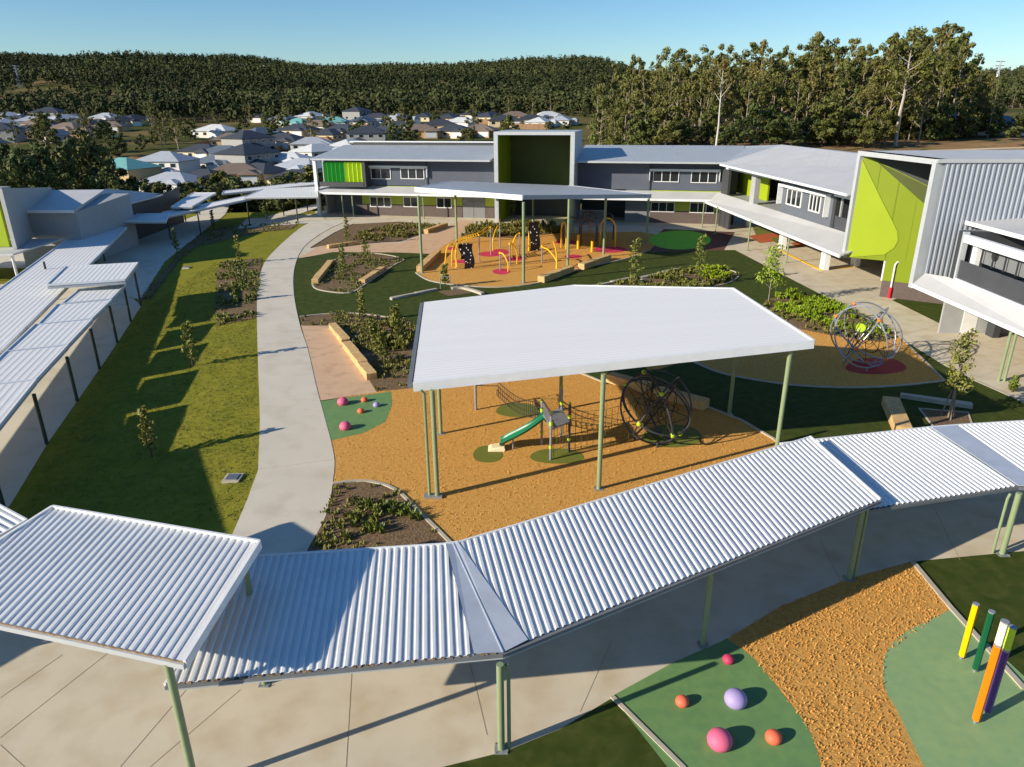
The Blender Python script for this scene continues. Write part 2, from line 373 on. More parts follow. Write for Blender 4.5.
# bark beds
M1 = [(318,402),(393,389),(440,380),(480,370),(560,366),(587,376),(606,384),(640,388),(709,408),(741,420.6),(773,439),(800,462),(640,545),(455,556),(452,543),(425,515),(395,488),(365,480),(333,482),(334,462),(325,425)]
sh('bark_pit', M1, .016, mulch)
M2c = [(416,273),(420,263),(443,246),(460,237),(512,238),(562,233),(640,231.5),(664,236),(650,250),(627,258.5),(579,269.5),(539,283),(499,287.5),(459,285.5),(430,281)]
sh('bark_pit', M2c, .016, mulch)
M3 = [(630,352),(700,335),(780,322),(830,335),(880,342),(900,337),(945,381),(900,386),(850,388),(800,386),(760,381),(720,373),(689,360),(650,372)]
sh('bark_pit', M3, .016, mulch)
M4 = [(727,639),(780,607),(848,579),(912,562),(951,609),(1000,660),(1024,900),(940,900),(840,860),(818,767),(812,736),(786,700),(750,656)]
sh('bark_pit', M4, .016, mulch)
# rubber
sh('rubber_surface', [(318,401.5),(391,391.5),(392,405),(385,422),(363,433),(328,441),(322,420)], .021, rub_d)
sh('rubber_surface', [(612,696),(674,662),(727,639)] + curve([(727,639),(752,657),(786,698),(812,736),(822,790),(800,860)], 4, False) + [(740,860)], .021, rub_d)
sh('rubber_surface', [(951,609)] + curve([(951,609),(932,619),(904,633),(885,655),(884,685),(899,714),(912,742),(930,775),(980,840)], 4, False) + [(1150,900),(1100,745),(1024,676)], .021, rub_g)
def ell(cx, cy, rx_, ry_, n=22, wob=.0): return [(cx+rx_*(1+wob*sin(3*a))*cos(a), cy+ry_*(1+wob*cos(2*a))*sin(a)) for a in [2*pi*i/n for i in range(n)]]
sh('rubber_surface', ell(488,454,15,9,wob=.05), .021, rub_o); sh('rubber_surface', ell(557,456,27,8,wob=.05), .021, rub_o)
sh('rubber_surface', ell(518,410,22,7.5,wob=.05), .021, rub_o); sh('rubber_surface', ell(672,436,30,12,wob=.05), .021, rub_o)
for i, (x, y, a, b) in enumerate([(501.5,271.5,9,3),(490,254,12,2.6),(500,252,9,3),(463,261.5,12,1.8),(515,258.5,12,2.4),(566,242,11,2.2),(573,256.5,9,2),(610,249.5,17,3.2),(452,248.5,5,1.6)]):
    sh('rubber_surface', ell(x, y, a, b), .021+.003*(i%2), rub_p)
sh('rubber_surface', ell(876,366,30,9,wob=.08), .021, rub_r)
sh('rubber_surface', [(655,236),(664,229),(735,232),(724,250),(650,252)], .009, rub_br)
sh('rubber_surface', ell(680,240,31,9.5), .021, rub_b)
# planted soil
BEDS = {
 'a': [(303,556),(318,530),(333,492),(333,484),(365,481.5),(395,490),(424,517),(452,545),(330,566)],
 'b': [(300,317),(330,314),(360,314),(400,320),(424,330),(418,360),(411,388),(393,390),(376,391),(348,346),(330,325.5),(302,325.5)],
 'c': [(313,286),(315,276),(330,263),(346.5,256),(373,253.5),(403,259),(393,266),(366,284),(350,293),(323,291)],
 'd': [(310,248),(333,233.5),(353,224),(400,221.5),(443,225),(425,233),(400,241.5),(363,243),(322,245.5)],
 'e': [(460,236.5),(474,224.5),(520,223),(559,225.5),(562,232.8),(512,237.8)],
 'f': [(590,286),(640,281),(662,274),(695,268.5),(724,269),(738.6,275),(728.6,283),(706,288),(684,289.5),(640,292),(600,294)],
 'g': [(765,300),(790,293.5),(812,295),(832,301),(870,320),(899,336),(880,342),(830,335),(780,325),(760,312)],
}
for k, px in BEDS.items(): sh('garden_soil', px, .026, mulch_d)
LB = [(222,262),(262,258),(258,300),(257,318),(217,326),(216,300),(217,272)]     # bed on the lawn
LB2 = [(140,300),(196,235),(225,226),(300,222),(292,229),(262,232),(196,247),(178,262),(150,300)]
def drape(name, px, m, dz):
    a = [PG(x, y) for x, y in px]; xs = [p[0] for p in a]; y_ = [p[1] for p in a]; st = .22; mb = MB(); idx = {}
    poly = [(p[0], p[1]) for p in a]
    for i in range(int((max(xs)-min(xs))/st)+2):
        for j in range(int((max(y_)-min(y_))/st)+2):
            x, y = min(xs)+i*st, min(y_)+j*st
            if inside(x+st/2, y+st/2, poly):
                f = []
                for u, v in ((i,j),(i+1,j),(i+1,j+1),(i,j+1)):
                    if (u, v) not in idx:
                        X, Y = min(xs)+u*st, min(y_)+v*st; idx[(u, v)] = len(mb.v); mb.v.append((X, Y, gz(X, Y)+dz))
                    f.append(idx[(u, v)])
                mb.f.append(tuple(f)); mb.m.append(0)
    struct(name, mb, m, smooth=True)
drape('garden_soil', LB, mulch_d, .025); drape('garden_soil', LB2, mulch_d, .03)
drape('link_path', [(62,282),(150,232),(196,216),(222,192),(236,192),(225,215),(165,262),(140,300)], conc_pale, .035)
drape('link_path', [(236,229),(247,219),(318,214),(330,222),(300,224)], conc_pale, .04)
drape('link_path', [(255,220),(300,208),(318,204),(318,208),(300,214)], conc_pale, .04)
# kerbs round the beds
mb = MB()
def kerb(px, w_=.14, h=.07, closed=False): strip(mb, [P(*q) for q in px], w_, -.02, h, closed)
kerb(curve(BEDS['a'][3:8], 4, False)); kerb(curve([(300,317),(330,314),(360,314),(400,320),(424,330)], 4, False))
kerb(curve(BEDS['c'], 4), closed=True); kerb(curve([(640,281),(662,274),(695,268.5),(724,269),(738.6,275),(728.6,283),(706,288),(684,289.5)], 4, False))
kerb(curve([(416,273),(430,281),(459,285.5),(499,287.5),(539,283),(579,269.5),(627,258.5),(650,250)], 4, False), .16)
kerb(curve([(540,372),(570,371),(587,376),(606,384)], 4, False)); kerb([(700,403),(709,408),(741,420.6),(773,439),(800,462)])
kerb(curve([(689,360),(720,373),(760,381),(800,386),(850,388),(900,386),(945,381)], 4, False))
kerb([(912,562),(951,609),(1024,690)], .16); kerb([(612,697),(683,768),(740,840)], .12, .05)
kerb([(310,248),(333,233.5),(353,224)]); kerb([(832,301),(870,320),(899,336),(945,381)], .12, .04)
kerb([(972,379),(1024,402),(1110,445)], .2, .03)
struct('garden_kerb', mb, kerb_m)
# fine litter that breaks the edges: bark pieces strewn over the near pits
def scatter(polypx, n, fn, near=0):
    w = [P(*q)[:2] for q in polypx]; xs = [q[0] for q in w]; y_ = [q[1] for q in w]; out = 0; t = 0
    while out < n and t < n*40:
        t += 1; x = random.uniform(min(xs), max(xs)); y = random.uniform(min(y_), max(y_))
        if inside(x, y, w): fn(x, y); out += 1
mb = MB()
RUBW = []
def chip(x, y):
    if any(inside(x, y, r_) for r_ in RUBW): return
    a = random.uniform(0, pi); l = random.uniform(.016,.04); w_ = random.uniform(.008,.018); z = random.uniform(.01,.025); t = random.uniform(-.03,.05)
    c, s_ = cos(a), sin(a)
    mb.hexa([(x+c*i*l-s_*j*w_, y+s_*i*l+c*j*w_, z-.02+i*t) for i, j in ((-1,-1),(1,-1),(1,1),(-1,1))], [(x+c*i*l-s_*j*w_, y+s_*i*l+c*j*w_, z+.012+i*t) for i, j in ((-1,-1),(1,-1),(1,1),(-1,1))])
RUBW = [[P(*q)[:2] for q in r_] for r_ in ([(318,401.5),(391,391.5),(392,405),(385,422),(363,433),(328,441),(322,420)], ell(488,454,16,10), ell(557,456,28,9), ell(518,410,23,8), ell(672,436,31,13), ell(876,366,31,10))]
scatter(M1, 5000, chip); scatter([(727,639),(780,607),(848,579),(912,562),(951,609),(884,655),(884,690),(905,742),(915,800),(830,800),(812,736),(786,700),(750,656)], 3500, chip)
scatter(M3, 3000, chip)
tag(build('bark_chips', mb, mulch, org=(0,0,0)), 'loose tan bark chips spread over the play pits', 'bark chips', kind='stuff')
# ------------------------------------------------------------------ stone blocks and low seats
def block(a, b, w_, h, label, low=False):
    A, B = P(*a), P(*b); mb = MB()
    n = max(1, int(math.hypot(B[0]-A[0], B[1]-A[1])/2.2)); d = [(B[i]-A[i]) for i in range(2)]; L_ = math.hypot(*d); ux, uy = d[0]/L_, d[1]/L_; nx, ny = -uy*w_/2, ux*w_/2
    for i in range(n):
        s0 = L_*i/n + (.03 if i else 0); s1 = L_*(i+1)/n; j = random.uniform(-.02,.02); hh = h+j
        bv = [(A[0]+ux*s0-nx, A[1]+uy*s0-ny, 0),(A[0]+ux*s1-nx, A[1]+uy*s1-ny, 0),(A[0]+ux*s1+nx, A[1]+uy*s1+ny, 0),(A[0]+ux*s0+nx, A[1]+uy*s0+ny, 0)]
        q = .035
        cx_, cy_ = sum(v[0] for v in bv)/4, sum(v[1] for v in bv)/4
        mid = [(v[0], v[1], hh-q) for v in bv]; top = [(v[0]+(cx_-v[0])*q/(L_/n)*1.6, v[1]+(cy_-v[1])*q/(w_)*1.6, hh) for v in bv]
        mb.add(bv+mid+top, [(0,3,2,1),(0,1,5,4),(1,2,6,5),(2,3,7,6),(3,0,4,7),(4,5,9,8),(5,6,10,9),(6,7,11,10),(7,4,8,11),(8,9,10,11)])
    g = 'sandstone blocks edging the play court'
    return tag(build('low_bench' if low else 'sandstone_block', mb, kerb_m if low else stone), label, 'bench' if low else 'stone block', g if not low else 'low pale edging benches on the turf')
for a in [((333,328),(346,345),.55,.45,'short sandstone block at the top end of the near tan path'),
          ((347,347),(372,380),.6,.45,'long sandstone block along the lower right side of the near tan path'),
          ((315,284),(331,263.5),.6,.4,'sandstone block on the left rim of the island bed'),
          ((362,284),(383,270),.6,.4,'sandstone block on the right rim of the island bed'),
          ((328,248.5),(360,244),.5,.4,'sandstone block below the upper left bed beside the tan path'),
          ((426,233.5),(446,226.5),.6,.5,'sandstone block at the right tip of the upper left bed'),
          ((420,271.5),(438,254),.7,.5,'sandstone block left of the yellow climbing frame'),
          ((541,282.5),(571,271),.7,.55,'sandstone block at the right foot of the yellow climbing pit'),
          ((581,269.5),(608,259.5),.7,.55,'farther sandstone block at the right edge of the yellow climbing pit'),
          ((609,381),(648,392),.65,.5,'sandstone block behind the rope globe, left one of the pair'),
          ((656,395),(706,409),.65,.5,'long sandstone block behind the rope globe, right one of the pair'),
          ((889,405),(903,437),.75,.5,'sandstone block half in shade just behind the ribbed walkway roof')]: block(*a)
for a in [((391,300),(437,290),.35,.2,'low pale bench left of the guarded sapling on the turf'),
          ((592,288),(629,279.5),.35,.2,'low pale bench on the left side of the right-hand planted island'),
          ((640,279.5),(677,270),.35,.2,'low pale bench above the right-hand planted island'),
          ((684,290),(706,284.5),.35,.25,'short pale bench at the lower edge of the right-hand planted island'),
          ((900,397),(972,408),.4,.25,'long low pale bench lying in the shade right of the stone block')]: block(*a, low=True)
mb = MB(); strip(mb, [P(*q) for q in curve([(452,289.5),(462,289),(473,291.5),(483,295)], 4, False)], .35, 0, .2)
tag(build('low_bench', mb, kerb_m), 'curved low pale bench right of the guarded sapling on the turf', 'bench', 'low pale edging benches on the turf')
# drain pits on the lawn
for (x, y), l in (((187,268), 'upper square drain pit cover on the lawn near the long planting strip'), ((233,479), 'square concrete drain pit in the lawn beside the curved path')):
    q = PG(x, y); t = thing('drain_pit', l, 'drain', q, 'drain pits in the lawn')
    mb = MB(); mb.box(q[0]-.36, q[0]+.36, q[1]-.36, q[1]+.36, q[2]-.2, q[2]+.09); build('surround', mb, kerb_m, t)
    mb = MB(); mb.box(q[0]-.26, q[0]+.26, q[1]-.26, q[1]+.26, q[2]+.09, q[2]+.11)
    for i in range(6): mb.box(q[0]-.24+i*.085, q[0]-.2+i*.085, q[1]-.25, q[1]+.25, q[2]+.11, q[2]+.135)
    build('grate', mb, steel, t)
# guarded tree squares
for px, in (([(437,291),(462,289),(472,293),(448,296)],), ([(919,409),(968,413),(971,426),(938,431)],)):
    sh('garden_soil', px, .03, mulch_d)
mb = MB(); strip(mb, [P(*q) for q in [(919,409),(968,413),(973,428),(938,433)]], .1, 0, .06, True); struct('garden_kerb', mb, kerb_m)
# ------------------------------------------------------------------ roofs
def ribbed(name, poly, pl, d, pitch, ht, m, parent, profile=None):
    """sheet of trapezoid ribs over a convex outline (x, y list) lying in plane pl, ribs along d"""
    d = np.array(d, float); d /= np.linalg.norm(d); n = np.array([-d[1], d[0]])
    ps = [np.array(p[:2]) for p in poly]; s_ = [float(p@n) for p in ps]; smin, smax = min(s_), max(s_)
    prof = profile or [(0,0),(.44,0),(.56,1),(.88,1),(1.0,0)]
    st = []
    k = 0; s = smin+.004
    while s < smax:
        for a, h in prof[:-1]:
            q = s+a*pitch
            if q < smax-.004: st.append((q, h*ht))
        s += pitch
    st.append((smax-.004, 0)); st = [(smin+.004, 0)] + st[1:]
    crit = [x for x in s_ if smin+.01 < x < smax-.01]
    mb = MB(); prev = None
    for q, h in st:
        ts = []
        for i in range(len(ps)):
            a, b = ps[i], ps[(i+1) % len(ps)]; sa, sb = float(a@n), float(b@n)
            if (sa-q)*(sb-q) <= 0 and abs(sa-sb) > 1e-9:
                t = (q-sa)/(sb-sa); p = a+(b-a)*t; ts.append(float(p@d))
        if len(ts) < 2: continue
        t0, t1 = min(ts), max(ts)
        i0 = len(mb.v)
        for t in (t0, t1):
            x, y = n*q + d*t; mb.v.append((float(x), float(y), zp(pl, x, y)+h))
        if prev is not None: mb.f.append((prev, i0, i0+1, prev+1)); mb.m.append(0)
        prev = i0
    return build(name, mb, m, parent)
def flat_roof(t, poly3, pl, th=.12, m=soffit_m, name='roof_frame'):
    mb = MB(); mb.prism([(p[0], p[1], zp(pl, p[0], p[1])-.02) for p in poly3], th); return build(name, mb, m, t)
def edge_beam(t, a, b, w_, h, dz, m, name): 
    mb = MB(); mb.beam((a[0],a[1],a[2]+dz), (b[0],b[1],b[2]+dz), w_, h); return build(name, mb, m, t)
def post(t, x, y, z0, z1, r, m=post_m, n=12, square=False, plate=True):
    mb = MB()
    if square: mb.box(x-r, x+r, y-r, y+r, z0, z1)
    else: mb.tube([(x,y,z0),(x,y,z1)], r, n)
    o = build('post', mb, m, t, smooth=not square)
    if plate:
        b = MB(); b.box(x-r*1.9, x+r*1.9, y-r*1.9, y+r*1.9, z0, z0+.025)
        for i in (-1,1):
            for j in (-1,1): b.tube([(x+i*r*1.5, y+j*r*1.5, z0+.02),(x+i*r*1.5, y+j*r*1.5, z0+.07)], .015, 6)
        build('base_plate', b, steel, t if False else o)
    return o
# --- the near walkway: corrugated roofs on sage green posts
W_C = plane3(P(185,684,2.75), P(500,652,2.82), P(453,543,3.25))
def zedge(px, py, pl): return PP(px, py, pl)
Wt = thing('covered_walkway', 'ribbed steel walkway roof folded along a smooth flashing, across the front of the court', 'walkway', P(501,749))
c_pts = [PP(x, y, W_C) for x, y in ((165,685),(474,655),(446,544.5),(250,557))]
W_D = plane3(PP(500,653,W_C), P(880,500,2.95), PP(453,543,W_C))
d_pts = [PP(x, y, W_D) for x, y in ((528,641),(880,500),(810,437.5),(458,543))]
ca = PP(340,557,W_C); cb = PP(322,672,W_C)
ribbed('roof_sheet', c_pts, W_C, (cb[0]-ca[0], cb[1]-ca[1]), .205, .04, roof_rib, Wt)
ribbed('roof_sheet', d_pts, W_D, (d_pts[2][0]-d_pts[1][0], d_pts[2][1]-d_pts[1][1]), .205, .04, roof_rib, Wt)
mb = MB(); A = PP(474,655.5,W_C); B = PP(446,544.5,W_C); C_ = PP(458,543,W_D); D_ = PP(528,641.5,W_D); Em = PP(503,653,W_C); Fm = PP(453,543.5,W_C)
u = lambda p, h: (p[0], p[1], p[2]+h)
mb.add([u(A,.06), u(Em,.02), u(Fm,.02), u(B,.06)], [(0,1,2,3)]); mb.add([u(Em,.02), u(D_,.06), u(C_,.06), u(Fm,.02)], [(0,1,2,3)])
mb.beam(u(Em,.03), u(Fm,.03), .03, .03)
build('flashing', mb, flash, Wt)
flat_roof(Wt, [c_pts[0], A, B, c_pts[3]], W_C); flat_roof(Wt, [D_, d_pts[1], d_pts[2], C_], W_D)
mb = MB(); mb.prism([u(A,-.03), u(Em,-.03), u(Fm,-.03), u(B,-.03)], .1); mb.prism([u(Em,-.031), u(D_,-.03), u(C_,-.03), u(Fm,-.031)], .1); build('roof_frame', mb, soffit_m, Wt)
edge_beam(Wt, c_pts[0], u(Em,0), .10, .10, -.06, gutter_m, 'gutter'); edge_beam(Wt, u(Em,0), d_pts[1], .10, .10, -.06, gutter_m, 'gutter'); edge_beam(Wt, u(c_pts[0],-.115), u(Em,-.115), .12, .03, 0, fascia_g, 'gutter_lip'); edge_beam(Wt, u(Em,-.115), u(d_pts[1],-.115), .12, .03, 0, fascia_g, 'gutter_lip')
mb = MB(); 
for i in range(60):
    t = random.random()*.97; l = random.uniform(.03,.12); f = lambda s: tuple(c_pts[0][k]+(Em[k]-c_pts[0][k])*s for k in range(3))
    p, q = f(t), f(t+l/7.5); mb.beam((p[0],p[1],p[2]+.004), (q[0],q[1],q[2]+.004), random.uniform(.02,.07), .02)
tag(build('leaf_litter', mb, rust_m, Wt), kind='stuff')
edge_beam(Wt, c_pts[3], B, .06, .16, -.03, fascia_w, 'fascia'); edge_beam(Wt, C_, d_pts[2], .06, .16, -.03, fascia_w, 'fascia')
edge_beam(Wt, u(B,.01), u(C_,.01), .06, .16, -.03, fascia_w, 'fascia')
edge_beam(Wt, d_pts[1], d_pts[2], .06, .16, -.0, fascia_w, 'fascia'); edge_beam(Wt, c_pts[0], c_pts[3], .06, .16, -.03, fascia_w, 'fascia')
def post_under(t, bx, by, pl, r=.07, pair=0, m=post_m, gap=.09, zb=0.0):
    q = P(bx, by, zb); top = zp(pl, q[0], q[1])-.12
    post(t, q[0], q[1], zb, top, r, m)
    if pair:
        mb = MB(); x, y = q[0]+pair*gap*2.2, q[1]+.05
        mb.tube([(x,y,zb+.03),(x,y,top-.25),(x-pair*.05,y,top-.05)], .05, 10); build('downpipe', mb, m, t, smooth=True)
post_under(Wt, 501.3, 749, W_C, .09, 1); post_under(Wt, 703, 645, W_D, .08); post_under(Wt, 849, 579, W_D, .09, 1)
def back_posts(t, pl, pts):
    for p in pts: post(t, p[0], p[1], 0, zp(pl, p[0], p[1])-.12, .08)
back_posts(Wt, W_C, [(Fm[0]+.1, Fm[1]-.5)]); lerp = lambda a, b, t: tuple(p_+(q_-p_)*t for p_, q_ in zip(a, b))
for t_ in (.33,.66,.97):
    p = lerp(C_, d_pts[2], t_); post(Wt, p[0]-.15, p[1]-.5, 0, zp(W_D, p[0], p[1]-.5)-.14, .08)
# --- raised roof at the left
W_B = plane3(P(187,663,3.85), P(260,543,4.35), P(53,508,4.35))
Wb = thing('covered_walkway', 'raised ribbed steel walkway roof at the left, one step above its neighbour and shading it', 'walkway', P(191,767))
b_pts = [PP(x, y, W_B) for x, y in ((-95,603),(185,663),(260,543),(53,508))]
ribbed('roof_sheet', b_pts, W_B, (b_pts[2][0]-b_pts[1][0], b_pts[2][1]-b_pts[1][1]), .205, .04, roof_rib, Wb)
flat_roof(Wb, b_pts, W_B)
edge_beam(Wb, b_pts[0], b_pts[1], .12, .13, -.075, fascia_g, 'gutter'); edge_beam(Wb, b_pts[1], b_pts[2], .07, .24, -.03, fascia_w, 'fascia'); edge_beam(Wb, b_pts[2], b_pts[3], .07, .24, -.03, fascia_w, 'fascia'); edge_beam(Wb, b_pts[3], b_pts[0], .07, .24, -.03, fascia_w, 'fascia')
edge_beam(Wb, u(b_pts[0],.005), u(b_pts[1],.005), .04, .03, .0, rust_m, 'gutter_lip')
q = P(167.8,664,3.7); post(Wb, q[0], q[1], 0, zp(W_B, q[0], q[1])-.12, .09)
for f, g_ in ((.96,.88),(.5,.9)):
    p = lerp(lerp(b_pts[0], b_pts[1], f), lerp(b_pts[3], b_pts[2], f), g_)
    post(Wb, p[0], p[1], -1.5 if False else 0, zp(W_B, p[0], p[1])-.12, .08)
# --- sliver at far left
W_A = plane3(P(27,521,3.4), P(0,541,3.3), P(-20,500,3.6))
Wa = thing('covered_walkway', 'small ribbed roof corner at the left edge of the picture, below the raised roof', 'walkway', P(-60,640))
a_pts = [PP(x, y, W_A) for x, y in ((-110,600),(27,521),(-25,493),(-170,540))]
ribbed('roof_sheet', a_pts, W_A, (a_pts[2][0]-a_pts[1][0], a_pts[2][1]-a_pts[1][1]), .205, .04, roof_rib, Wa, None)
flat_roof(Wa, a_pts, W_A); edge_beam(Wa, a_pts[1], a_pts[2], .06, .18, -.02, fascia_w, 'fascia'); edge_beam(Wa, a_pts[0], a_pts[1], .06, .18, -.02, fascia_w, 'fascia')
for f in (.2,.8):
    p = lerp(a_pts[0], a_pts[1], f); post(Wa, p[0], p[1]+.4, -.5, zp(W_A, p[0], p[1]+.4)-.12, .07)
# --- the roof that carries on past the left edge
Wl = thing('covered_walkway', 'high roof continuing the walkway past the left edge, shading the foot of the lawn', 'walkway', (-25,20,-.5))
lp = [(-24.6,26.6,4.0),(-29.5,24.5,4.0),(-34,17,4.0),(-24,12,4.0),(-20.0,18.8,4.0)]; W_L = (4.0,0,0)
ribbed('roof_sheet', lp, W_L, (1,1.6), .205, .04, roof_rib, Wl); mb = MB(); mb.prism([u(p,-.02) for p in reversed(lp)], .15); build('roof_frame', mb, soffit_m, Wl)
for p in ((-24.9,25.8),(-29,23.8),(-32,17.5),(-21,18.6)): post(Wl, p[0], p[1], -.5, 3.85, .08)
# --- right-hand run
W_E = plane3(P(855,514,2.6), P(1010,480,2.65), P(830,437,3.02))
We = thing('covered_walkway', 'ribbed steel walkway roof at the right edge, tucked under the end of its neighbour', 'walkway', P(1002,554))
e_pts = [PP(x, y, W_E) for x, y in ((850,512),(1018,486),(931,427.5),(780,444))]
W_F = plane3(PP(1022,484,W_E), P(1150,455,2.75), PP(955,426,W_E))
f_pts = [PP(x, y, W_F) for x, y in ((1045,488),(1230,452),(1130,415),(956,425.5))]
ea = PP(931,428,W_E); eb = PP(1018,486,W_E)
ribbed('roof_sheet', e_pts, W_E, (ea[0]-eb[0], ea[1]-eb[1]), .205, .04, roof_rib, We)
ribbed('roof_sheet', f_pts, W_F, (f_pts[3][0]-f_pts[0][0], f_pts[3][1]-f_pts[0][1]), .205, .04, roof_rib, We)
mb = MB(); mb.prism([u(e_pts[1],.04), u(f_pts[0],.04), u(f_pts[3],.04), u(e_pts[2],.04)], .03); build('flashing', mb, flash, We)
flat_roof(We, e_pts, W_E); flat_roof(We, f_pts, W_F)
edge_beam(We, e_pts[0], e_pts[1], .10, .11, -.07, gutter_m, 'gutter'); edge_beam(We, e_pts[1], f_pts[0], .10, .11, -.07, gutter_m, 'gutter'); edge_beam(We, f_pts[0], f_pts[1], .12, .14, -.08, fascia_g, 'gutter')
edge_beam(We, e_pts[3], e_pts[2], .06, .14, -.02, fascia_w, 'fascia'); edge_beam(We, e_pts[2], f_pts[3], .06, .14, -.02, fascia_w, 'fascia'); edge_beam(We, f_pts[3], f_pts[2], .06, .14, -.02, fascia_w, 'fascia')
post_under(We, 1002, 554, W_E, .1, -1, gap=.14)
for f in (.15,.85):
    p = lerp(e_pts[3], e_pts[2], f); post(We, p[0], p[1]-.5, 0, zp(W_E, p[0], p[1]-.5)-.14, .08)
# ------------------------------------------------------------------ near shelter
NS = (5.22, .060, -.004)
St = thing('play_shelter', 'large white flat-roofed shelter over the slide and rope globe, on sage green posts', 'shelter', P(437.5,497))
NSp = [PP(x, y, NS) for x, y in ((413,384),(814,341),(733,288.5),(574,285.5),(424,303))]
ribbed('roof_sheet', NSp, NS, (NSp[1][0]-NSp[0][0], NSp[1][1]-NSp[0][1]), .30, .010, roof_white, St)
mb = MB(); mb.prism([u(p,-.01) for p in NSp], .16); build('roof_frame', mb, soffit_m, St)
edge_beam(St, NSp[0], NSp[1], .10, .36, -.13, fascia_w, 'fascia'); edge_beam(St, NSp[1], NSp[2], .10, .30, -.10, fascia_w, 'fascia'); edge_beam(St, NSp[2], NSp[3], .10, .24, -.08, fascia_w, 'fascia'); edge_beam(St, NSp[3], NSp[4], .10, .24, -.08, fascia_w, 'fascia')
mb = MB(); a, b = NSp[0], NSp[4]; dx = (b[0]-a[0], b[1]-a[1]); l = math.hypot(*dx); nx, ny = -dx[1]/l*.13, dx[0]/l*.13
mb.beam((a[0]+nx,a[1]+ny,a[2]-.08), (b[0]+nx,b[1]+ny,b[2]-.08), .18, .2); build('gutter', mb, gutter_m, St)
def spost(bx, by, r=.10, pipe=0, t=St, pl=NS, drop=.2):
    q = P(bx, by); top = zp(pl, q[0], q[1])-drop; post(t, q[0], q[1], 0, top, r)
    if pipe:
        mb = MB(); x, y = q[0]+pipe, q[1]+.02; mb.tube([(x,y,.02),(x,y,top-.15),(x-.12,y-.05,top+.02)], .065, 10); build('downpipe', mb, post_m, t, smooth=True)
spost(437.5,497, .10, -.32); spost(598.7,489); 
mb = MB(); q = P(437.5,497); mb.box(q[0]-.55, q[0]+.2, q[1]-.18, q[1]+.18, .02, .1); build('drain_box', mb, steel, St)
q = PV(798.6, 347, *NSp[0][:2], *NSp[1][:2]); q = (q[0]-.25, q[1]+.15); post(St, q[0], q[1], 0, zp(NS, *q)-.2, .10)
spost(729,415); spost(441,434, .09); spost(560.5,410,.09)
# ------------------------------------------------------------------ far shelter over the climbing frame
p1, p2, p5 = P(422.3,273), P(523.6,283), P(646,243.6)
FS = plane3((p1[0],p1[1],7.55), (p2[0],p2[1],7.45), (p5[0],p5[1],5.75))
Ft = thing('play_shelter', 'blue-grey shelter roof with a thick white front edge over the yellow climbing frame', 'shelter', p2)
FSp = [PP(x, y, FS) for x, y in ((415,187.5),(522.5,195.5),(651,194.5),(569,185.5),(452,181))]
ribbed('roof_sheet', FSp, FS, (FSp[4][0]-FSp[0][0], FSp[4][1]-FSp[0][1]), .35, .008, roof_far, Ft)
mb = MB(); mb.prism([u(p,-.01) for p in FSp], .2); build('roof_frame', mb, soffit_m, Ft)
edge_beam(Ft, FSp[0], FSp[1], .12, .48, -.2, fascia_w, 'fascia'); edge_beam(Ft, FSp[1], FSp[2], .12, .40, -.16, fascia_g, 'fascia')  # grey right edge has its shade put into the colour
edge_beam(Ft, FSp[2], FSp[3], .12, .3, -.1, fascia_g, 'fascia'); edge_beam(Ft, FSp[4], FSp[0], .12, .4, -.16, fascia_w, 'fascia')
for x, y in ((422.3,273),(523.6,283),(567.7,268),(603.5,257),(646,243.6),(457,244),(572,236),(533,226)):
    spost(x, y, .13, 0, Ft, FS, .3)
# ------------------------------------------------------------------ playground pieces
def balls(lst):
    for x, y, rpx, m, l, g in lst:
        q = P(x, y+rpx*.35); d_ = math.sqrt(q[0]**2+q[1]**2+15**2); r = rpx*d_/760
        mb = MB(); mb.ball((q[0], q[1], r*.55), r, 20, 12, 1, 1, .84)
        tag(build('rubber_dome', mb, m, smooth=True), l, 'play dome', g)
ball_pk = mat('dome_pink', srgb(214,98,132), .6, 0, .05, 3, bump=.2, bscale=120, bdist=.004); ball_or = mat('dome_orange', srgb(226,106,76), .6, 0, .05, 3, bump=.2, bscale=120, bdist=.004)
ball_li = mat('dome_lilac', srgb(162,146,196), .6, 0, .05, 3, bump=.2, bscale=120, bdist=.004); ball_ma = mat('dome_crimson', srgb(186,56,92), .6, 0, .05, 3, bump=.2, bscale=120, bdist=.004)
g1, g2 = 'rubber domes on the near green mat', 'rubber domes on the small green mat by the curved path'
balls([(719,741,11.5,ball_pk,'largest pink rubber dome on the near green mat',g1),(735,700,10.5,ball_li,'big lilac rubber dome in the middle of the near green mat',g1),
       (682,702,6.5,ball_or,'orange rubber dome at the left of the near green mat',g1),(773,738,7.5,ball_or,'orange rubber dome right of the big pink one on the near mat',g1),(728,660,5.6,ball_ma,'small crimson rubber dome crossed by a post shadow at the top of the near mat',g1),
       (343,402.5,5.6,ball_pk,'pink rubber dome at the top left of the small green mat',g2),(364.5,400.3,3.6,ball_or,'upper orange rubber dome on the small green mat',g2),
       (361,411.5,3.6,ball_or,'lower orange rubber dome on the small green mat',g2),(376.5,405.3,3.6,ball_li,'tiny lilac rubber dome on the small green mat',g2),(345.5,427,6,ball_pk,'pink rubber dome at the bottom of the small green mat',g2)])
